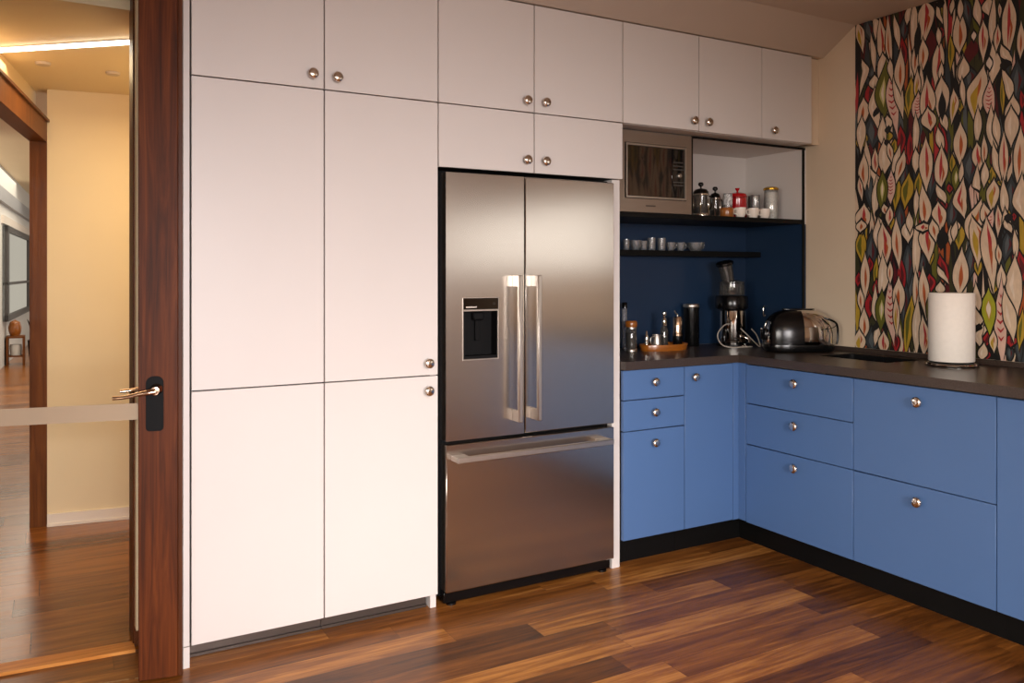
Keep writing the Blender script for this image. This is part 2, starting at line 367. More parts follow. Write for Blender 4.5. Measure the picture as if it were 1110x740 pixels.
# light strip on the hall ceiling
a, b = Vector((-.193, 4.254)), Vector((.34, 3.795)); dl = (b-a).normalized(); a2 = a-dl*.012; nl = Vector((-dl.y, dl.x))*.016
t = thing('light_strip', 'long slim glowing light strip running across the hall ceiling', 'ceiling light', (a2.x, a2.y, 2.34))
def q(p, s): v = p+nl*s; return (v.x, v.y)
part('housing', prism(nb(), [q(a2, -1.2), q(b, -1.2), q(b, 1.2), q(a2, 1.2)], 2.346, 2.3519), 'porcelain', t)
part('diffuser', prism(nb(), [q(a2, -1), q(b, -1), q(b, 1), q(a2, 1)], 2.336, 2.346), 'led', t)
for k, (x, y) in enumerate(((-.03, 4.45), (.27, 4.5))):
    solo('smoke_detector', lathe(nb(), [(0, 0), (.03, 0), (.034, .006), (.034, .0118)], (x, y, 2.34), seg=20), 'ceiling',
         ('small round ceiling disc at the left above the hall', 'small round ceiling disc nearer the white hall corner at right')[k], 'ceiling disc', (x, y, 2.34))

# ------------------------------------------------------------------ glazed door, ajar into the kitchen
DA = math.radians(-11.4)
dt = thing('glass_door', 'tall glazed door with dark walnut stile standing ajar left of the white cabinets', 'door', (.388, 2.96, 0), rotz=DA)
part('stile', box(nb(), -.136, -.013, 0, .045, .004, 2.46, .002), 'doorwood', dt)
part('edge_strip', box(nb(), -.013, 0, .003, .042, .004, 2.46, .001), 'jambwood', dt)
part('stile', box(nb(), -.95, -.82, 0, .045, .004, 2.46, .002), 'doorwood', dt)
part('top_rail', box(nb(), -.82, -.136, 0, .045, 2.36, 2.46, .002), 'doorwood', dt)
part('glass_pane', box(nb(), -.82, -.136, .019, .027, .006, 2.36), 'clear', dt)
part('frosted_band', box(nb(), -.82, -.1365, .0175, .0188, .872, .927), 'frost', dt, 'pale frosted stripe across the glass')
def plate(y0, y1):
    bm = nb(); x0, x1, z0, z1 = -.112, -.058, .835, 1.017; pts = []
    for cx, cz, a0, r in ((x1, z1, 0, .022), (x0, z1, 90, .022), (x0, z0, 180, .012), (x1, z0, 270, .012)):
        sx = 1 if cx == x1 else -1; sz = 1 if cz == z1 else -1
        for k in range(7):
            an = math.radians(a0+k*15); pts.append((cx-sx*r+r*math.cos(an), cz-sz*r+r*math.sin(an)))
    A = [bm.verts.new((x, y0, z)) for x, z in pts]; B = [bm.verts.new((x, y1, z)) for x, z in pts]
    bm.faces.new(A); bm.faces.new(B[::-1])
    for i in range(len(pts)): bm.faces.new((A[i], A[(i+1) % len(pts)], B[(i+1) % len(pts)], B[i]))
    return bm
for sg, y0 in ((-1, 0), (1, .045)):
    ya, yb = (y0-.009, y0-.0002) if sg < 0 else (y0+.0002, y0+.009)
    hpL = part('handle_plate', plate(ya, yb), 'matteblack', dt)
    yo = y0+sg*.009
    bm = lathe(nb(), [(0, 0), (.019, 0), (.019, .006), (.014, .012), (.0125, .05), (.0135, .056), (0, .058)], (-.079, yo, .975), (0, sg, 0), 20)
    pts = smoothpath([(-.079, yo+sg*.05, .975), (-.1, yo+sg*.055, .972), (-.135, yo+sg*.055, .966), (-.17, yo+sg*.055, .959), (-.205, yo+sg*.05, .957)], 6)
    n = len(pts); tube(bm, pts, .01, 12, rs=[.013-.006*min(1, i/(n*.5)) for i in range(n)], flat=.8)
    part('lever', bm, 'copper', hpL, 'polished warm metal lever')

# ------------------------------------------------------------------ cabinets
FY = 3.05           # front plane of the tall run
FX = 3.03           # front plane of the base run on the right
def knob(parent, p, ax, r=.0205):
    prof = [(0, 0), (.0085, 0), (.0075, .010), (.009, .013), (r*.8, .0145), (r, .0185), (r, .0225), (r*.86, .027), (r*.5, .0295), (0, .030)]
    return part('knob', lathe(nb(), prof, p, ax, 24), 'knob', parent)
G = .0022
def doorY(parent, x0, x1, z0, z1, m, kn=None, name='door', y=FY, th=.019):
    d = part(name, box(nb(), x0+G, x1-G, y, y+th, z0+G, z1-G, .0012, 1), m, parent)
    if kn: knob(d, (kn[0], y, kn[1]), (0, -1, 0))
    return d
def doorX(parent, y0, y1, z0, z1, m, kn=None, name='drawer', x=FX, th=.019):
    d = part(name, box(nb(), x, x+th, y0+G, y1-G, z0+G, z1-G, .0012, 1), m, parent)
    if kn: knob(d, (x, kn[0], kn[1]), (-1, 0, 0), .022)
    return d
X0, X1, X2, X3, X4 = .428, .902, 1.372, 1.826, 2.302
ZT, ZU, ZM, ZB = 2.522, 2.054, .948, .057
# pantry columns
def pantry(xa, xb, label, right):
    t = thing('tall_cabinet', label, 'cabinet', (xa, FY, 0), 'white tall cabinets')
    part('carcass', box(nb(), xa+.001, xb-(.028 if right else .001), FY+.021, 3.64, .06, ZT), 'dark', t)
    doorY(t, xa, xb, ZU, ZT, 'white', (xb-.047, 2.107) if not right else (xa+.047, 2.104))
    doorY(t, xa, xb, ZM, ZU, 'white', (xb-.047, .999) if right else None)
    doorY(t, xa, xb, ZB, ZM, 'white', (xb-.047, .888) if right else None)
    xe = xb-.034 if right else xb
    bm = box(nb(), xa+.001, xe, 3.098, 3.112, .012, .058, .001); box(bm, xa+.001, xe, 3.09, 3.112, .001, .012, .001)
    part('plinth', bm, 'plinth', t, 'grey metal plinth strip')
    if right: part('side_panel', box(nb(), xb-.027, xb-.0005, FY+.0205, 3.64, 0, ZT, .001, 1), 'white', t)
pantry(X0, X1, 'white tall cabinet beside the walnut door, without knobs on its two lower doors', False)
pantry(X1, X2, 'white tall cabinet left of the fridge, with knobs on both sides of its middle joint', True)
# over the fridge
ZF = 1.792
t = thing('bridge_cabinet', 'low white two-door cabinet directly above the steel fridge', 'cabinet', (X2, FY, ZF))
part('carcass', box(nb(), X2+.001, X4-.001, FY+.021, 3.64, ZF+.004, ZU-.001), 'dark', t)
doorY(t, X2, X3, ZF, ZU, 'white', (X3-.042, 1.848)); doorY(t, X3, X4, ZF, ZU, 'white', (X3+.052, 1.848))
t = thing('upper_cabinet', 'white two-door top cabinet against the ceiling, second row above the fridge', 'cabinet', (X2, FY, ZU))
part('carcass', box(nb(), X2+.001, X4-.001, FY+.021, 3.64, ZU+.001, ZT), 'dark', t)
doorY(t, X2, X3, ZU, ZT, 'white', (X3-.042, 2.103)); doorY(t, X3, X4, ZU, ZT, 'white', (X3+.052, 2.103))
solo('end_panel', box(nb(), 2.256, 2.3, FY+.022, 3.64, 0, ZF, .001, 1), 'white', 'narrow white upright panel between the fridge and the blue base cabinets', 'panel', (2.256, FY, 0))
# wall cabinets on the right
X5, X6, X7 = 2.764, 3.19, 3.56
t = thing('upper_cabinet', 'white two-door wall cabinet above the microwave', 'cabinet', (X4, FY, ZU))
part('carcass', box(nb(), X4+.001, X6-.001, FY+.021, 3.64, ZU+.001, ZT), 'white', t)
doorY(t, X4, X5, ZU, ZT, 'white', (X5-.04, 2.102)); doorY(t, X5, X6, ZU, ZT, 'white', (X5+.052, 2.102))
t = thing('upper_cabinet', 'narrow white single-door wall cabinet at the right end of the top row', 'cabinet', (X6, FY, ZU))
part('carcass', box(nb(), X6+.001, X7-.001, FY+.021, 3.64, ZU+.001, ZT), 'white', t)
doorY(t, X6, X7, ZU, ZT, 'white', (X6+.078, 2.1))
part('scribe_panel', box(nb(), X7, XW-.001, FY+.03, FY+.05, ZU+.004, ZT), 'cream', t)

# ------------------------------------------------------------------ open niche below the wall cabinets
NY, NB, NX = 3.16, 3.585, 3.615      # front, back, inner right side
t = thing('open_shelf_unit', 'open niche with navy back, white box shelf and black edges under the wall cabinets', 'shelf unit', (2.303, NB, .953))
part('back_panel', box(nb(), 2.303, XW-.002, NB, NB+.02, .954, 1.632), 'navy', t, 'navy blue back panel')
part('back_panel', box(nb(), 2.815, NX, NB, NB+.02, 1.632, 2.045), 'white', t, 'white back of the box shelf')
part('side_panel', box(nb(), NX, NX+.031, NY+.004, NB, .954, 1.632), 'navy', t, 'navy blue right side')
part('side_panel', box(nb(), NX, NX+.031, NY+.004, NB, 1.632, 2.05), 'white', t, 'white right side of the box shelf')
part('side_panel', box(nb(), 2.303, 2.32, NY, NB, .954, 2.05), 'black', t, 'black left side')
part('box_shelf', box(nb(), 2.32, NX, NY, NB, 1.632, 1.656, .001, 1), 'black', t, 'thick black shelf')
part('box_top', box(nb(), 2.815, NX, NY+.004, NB, 2.045, 2.052), 'white', t)
bm = box(nb(), 2.812, NX+.02, NY-.001, NY+.004, 2.041, 2.052); box(bm, NX-.002, NX+.014, NY-.002, NY+.0035, .954, 2.041)
part('edge_band', bm, 'black', t, 'black edge band')
part('divider', box(nb(), 2.812, 2.822, NY, NB, 1.656, 2.045), 'white', t)
part('edge_band', box(nb(), 2.812, 2.822, NY-.001, NY-.0001, 1.656, 2.041), 'black', t, 'black edge band')
part('ledge', box(nb(), 2.32, NX, 3.465, NB, 1.454, 1.485, .001, 1), 'black', t, 'thin black glass shelf ledge')

# microwave built into the niche
t = thing('microwave', 'built-in microwave with dark glass door in a steel surround', 'microwave', (2.33, NY, 1.656))
us = [2.325, 2.392, 2.776, 2.81]; vs = [1.657, 1.722, 1.99, 2.049]
part('surround', gridslab(nb(), us, vs, lambda i, j: not (i == 1 and j == 1), NY-.004, NY+.012, lambda u, v, w: (u, w, v)), 'trimsteel', t, 'bronze toned steel surround', smooth=False)
part('body', box(nb(), 2.395, 2.773, NY+.014, 3.57, 1.726, 1.987), 'matteblack', t)
us = [2.397, 2.404, 2.762, 2.77]; vs = [1.725, 1.733, 1.977, 1.986]
part('door_frame', gridslab(nb(), us, vs, lambda i, j: not (i == 1 and j == 1), NY-.012, NY+.01, lambda u, v, w: (u, w, v)), 'steelbar', t, smooth=False)
part('door', box(nb(), 2.405, 2.678, NY-.008, NY+.008, 1.734, 1.976, .001), 'mwglass', t, 'dark mirror glass door')
cp = part('control_panel', box(nb(), 2.68, 2.761, NY-.008, NY+.008, 1.734, 1.976, .001), 'blackglass', t)
for z in (1.91, 1.892, 1.875, 1.812, 1.797):
    part('button', box(nb(), 2.688, 2.752, NY-.0095, NY-.0081, z-.003, z+.003, .0005), 'panelgrey', cp)
part('dial', lathe(nb(), [(0, 0), (.011, 0), (.011, .008), (.008, .011), (0, .011)], (2.726, NY-.0081, 1.845), (0, -1, 0), 20), 'steelbar', cp)
part('badge', box(nb(), 2.52, 2.58, NY-.0045, NY-.0041, 1.685, 1.692), 'plinth', t)

# ------------------------------------------------------------------ refrigerator
FF = 3.03
t = thing('refrigerator', 'stainless steel french door refrigerator with bottom freezer drawer', 'refrigerator', (1.82, FF, 0))
part('body', box(nb(), 1.379, 2.25, 3.096, 3.63, .03, 1.786, .004), 'matteblack', t)
ML, MR, MC = 1.397, 2.238, 1.7655
ZD0, ZD1 = .678, 1.772
# left door with the dispenser recess
us = [ML, 1.476, 1.634, MC-.003]; vs = [ZD0, 1.008, 1.204, ZD1]
ld = part('door', gridslab(nb(), us, vs, lambda i, j: not (i == 1 and j == 1), FF, FF+.06, lambda u, v, w: (u, w, v)), 'steel', t, smooth=False)
rd = part('door', box(nb(), MC+.003, MR, FF, FF+.06, ZD0, ZD1, .004), 'steel', t)
bm = nb()
box(bm, 1.476, 1.634, FF+.045, FF+.055, 1.008, 1.204)
box(bm, 1.476, 1.482, FF-.002, FF+.045, 1.008, 1.204); box(bm, 1.628, 1.634, FF-.002, FF+.045, 1.008, 1.204)
box(bm, 1.482, 1.628, FF-.002, FF+.045, 1.008, 1.02)
dsp = part('dispenser_recess', bm, 'matteblack', ld, 'black water dispenser recess')
bm = box(nb(), 1.474, 1.636, FF-.003, FF-.0002, 1.212, 1.258, .001)
part('display_panel', bm, 'blackglass', ld, 'black glass dispenser panel')
bm = box(nb(), 1.53, 1.58, FF+.015, FF+.043, 1.165, 1.2, .006); box(bm, 1.545, 1.566, FF+.03, FF+.036, 1.08, 1.165, .002)
part('dispenser_paddle', bm, 'matteblack', ld)
part('display_strip', box(nb(), 1.474, 1.636, FF-.0045, FF-.0002, 1.204, 1.2115, .0008), 'steelbar', ld)
bm = nb(); fr = .0025
for x0, x1, z0, z1 in ((1.4715, 1.4738, 1.006, 1.26), (1.6362, 1.6385, 1.006, 1.26), (1.4715, 1.6385, 1.003, 1.0058), (1.4715, 1.6385, 1.2585, 1.2605)): box(bm, x0, x1, FF-.003, FF-.0002, z0, z1)
part('dispenser_bezel', bm, 'steelbar', ld)
# tiny white marks on the display
bm = nb(); random.seed(3); x = 1.486
for wd in (.006, .004, .007, .003, .005, .006, .005, .004):
    hh = .0035+.002*random.random(); box(bm, x, x+wd, FF-.0036, FF-.00305, 1.2195-.0005, 1.2195+hh); x += wd+.0012
part('display_lettering', bm, 'porcelain', ld, 'tiny white lettering')
part('display_icon', lathe(nb(), [(.004, 0), (.004, .0005), (.005, .0005), (.005, 0)], (1.617, FF-.0031, 1.235), (0, -1, 0), 16), 'panelgrey', ld)
def vhandle(door, xc):
    bm = box(nb(), xc-.0095, xc+.0095, FF-.066, FF-.049, .738, 1.352, .003)
    for z0, z1 in ((.738, .785), (1.305, 1.352)): box(bm, xc-.006, xc+.006, FF-.05, FF-.0003, z0, z1, .001)
    part('handle', bm, 'steelbar', door)
vhandle(ld, 1.711); vhandle(rd, 1.804)
dr = part('freezer_drawer', box(nb(), ML, MR, FF, FF+.06, .062, .662, .004), 'steel', t)
bm = box(nb(), 1.42, 2.19, FF-.066, FF-.049, .598, .622, .003)
for x0, x1 in ((1.42, 1.48), (2.13, 2.19)): box(bm, x0, x1, FF-.05, FF-.0003, .600, .620, .001)
part('handle', bm, 'steelbar', dr)
part('base_grille', box(nb(), 1.40, 2.236, FF+.03, 3.1, .01, .058, .003), 'plastic', t)
for x in (1.44, 2.2):
    part('foot', lathe(nb(), [(0, 0), (.022, 0), (.022, .008), (.01, .012), (.01, .035), (0, .035)], (x, 3.075, 0), seg=16), 'plastic', t)

# ------------------------------------------------------------------ blue base cabinets
ZC = .912
KZ = .1165
def base_plinth(t, b): part('plinth', b, 'black', t, 'black recessed plinth')
t = thing('base_cabinet', 'blue base cabinet with two drawers over a door, next to the fridge panel', 'cabinet', (2.303, FY, 0), 'blue base cabinets')
part('carcass', box(nb(), 2.304, 2.671, FY+.021, 3.57, .125, ZC), 'dark', t)
doorY(t, 2.303, 2.672, .771, ZC, 'blue', (2.482, .85), 'drawer'); doorY(t, 2.303, 2.672, .627, .771, 'blue', (2.482, .707), 'drawer')
doorY(t, 2.303, 2.672, .122, .627, 'blue', (2.482, .564), 'door')
base_plinth(t, box(nb(), 2.304, 2.671, FY+.07, FY+.085, 0, .124))
t = thing('base_cabinet', 'blue single-door base cabinet in the inner corner of the worktop', 'cabinet', (2.672, FY, 0), 'blue base cabinets')
part('carcass', box(nb(), 2.673, 3.05, FY+.021, 3.57, .125, ZC), 'dark', t)
doorY(t, 2.672, 2.99, .122, ZC, 'blue', (2.729, .857), 'door')
bm = box(nb(), 2.992, FX-.001, FY+.002, FY+.02, .122, ZC, .001, 1); box(bm, FX, FX+.018, 3.007, FY+.02, .122, ZC, .001, 1)
part('corner_filler', bm, 'blue', t)
bm = box(nb(), 2.672, FX+.085, FY+.07, FY+.085, 0, .124); box(bm, FX+.07, FX+.085, 3.004, FY+.0699, 0, .124)
base_plinth(t, bm)
def baseX(y0, y1, cuts, knobs, label, name='drawer'):
    t = thing('base_cabinet', label, 'cabinet', (FX, (y0+y1)/2, 0), 'blue base cabinets')
    part('carcass', box(nb(), FX+.021, XW-.01, y0+.001, y1-.001, .12, ZC if y1 < 2.9 else .78), 'dark', t)
    for a, b, k in zip(cuts, cuts[1:], knobs): doorX(t, y0, y1, a, b, 'blue', k, name)
    base_plinth(t, box(nb(), FX+.07, FX+.085, y0, y1-.0005, 0, .119))
ym = (2.375+3.004)/2
baseX(2.375, 3.004, [KZ, .509, .713, ZC-.004], [(ym-.002, .452), (ym-.002, .649), (ym-.002, .846)], 'blue base unit of three drawers under the toaster, right of the corner')
baseX(1.757, 2.375, [KZ, .509, ZC-.004], [(2.065, .447), (2.065, .846)], 'blue base unit of two wide drawers below the paper towel roll')
baseX(1.14, 1.757, [KZ, ZC-.004], [(1.2, .846)], 'blue base cabinet cut off by the right edge of the picture', 'door')
baseX(.52, 1.14, [KZ, ZC-.004], [(1.08, .846)], 'blue base cabinet nearest the window, beyond the right edge of the picture', 'door')

# worktop with the sink cut-out
SX0, SX1, SY0, SY1 = 3.32, 3.56, 2.42, 2.80
xs = [2.303, 3.008, SX0, SX1, XW-.001]; yv = [.5, SY0, SY1, 3.03, NB-.001]
wt = solo('worktop', gridslab(nb(), xs, yv, lambda i, j: not (i == 0 and j < 3) and not (i == 2 and j == 1), .9145, .953, lambda u, v, w: (u, v, w)), 'top',
     'dark brown L-shaped worktop over the blue base cabinets', 'worktop', (3.008, 3.03, .9145), smooth=False)
bm = box(nb(), XW-.016, XW-.0012, .5, NY-.002, .9535, .977, .001, 1)
part('upstand', bm, 'top', wt)
bm = nb(); r = .05
def rr(x0, x1, y0, y1, r, z):
    out = []
    for cx, cy, a0 in ((x1-r, y1-r, 0), (x0+r, y1-r, 90), (x0+r, y0+r, 180), (x1-r, y0+r, 270)):
        for k in range(6): a = math.radians(a0+k*18); out.append(bm.verts.new((cx+r*math.cos(a), cy+r*math.sin(a), z)))
    return out
R0 = rr(SX0+.002, SX1-.002, SY0+.002, SY1-.002, .012, .9535); R1 = rr(SX0+.006, SX1-.006, SY0+.006, SY1-.006, .02, .951); R2 = rr(SX0+.012, SX1-.012, SY0+.012, SY1-.012, .05, .80); R3 = rr(SX0+.05, SX1-.05, SY0+.05, SY1-.05, .03, .79)
for A, B in ((R0, R1), (R1, R2), (R2, R3)):
    for i in range(len(A)): bm.faces.new((A[i], A[(i+1) % len(A)], B[(i+1) % len(A)], B[i]))
bm.faces.new(R3)
snk = solo('sink_basin', bm, 'matteblack', 'black sink basin let into the worktop between toaster and paper towels', 'sink', (3.44, 2.61, .79))
part('drain', lathe(nb(), [(.0, .002), (.03, .002), (.034, .004), (.036, .001)], (3.44, 2.61, .79), seg=20), 'steelbar', snk)

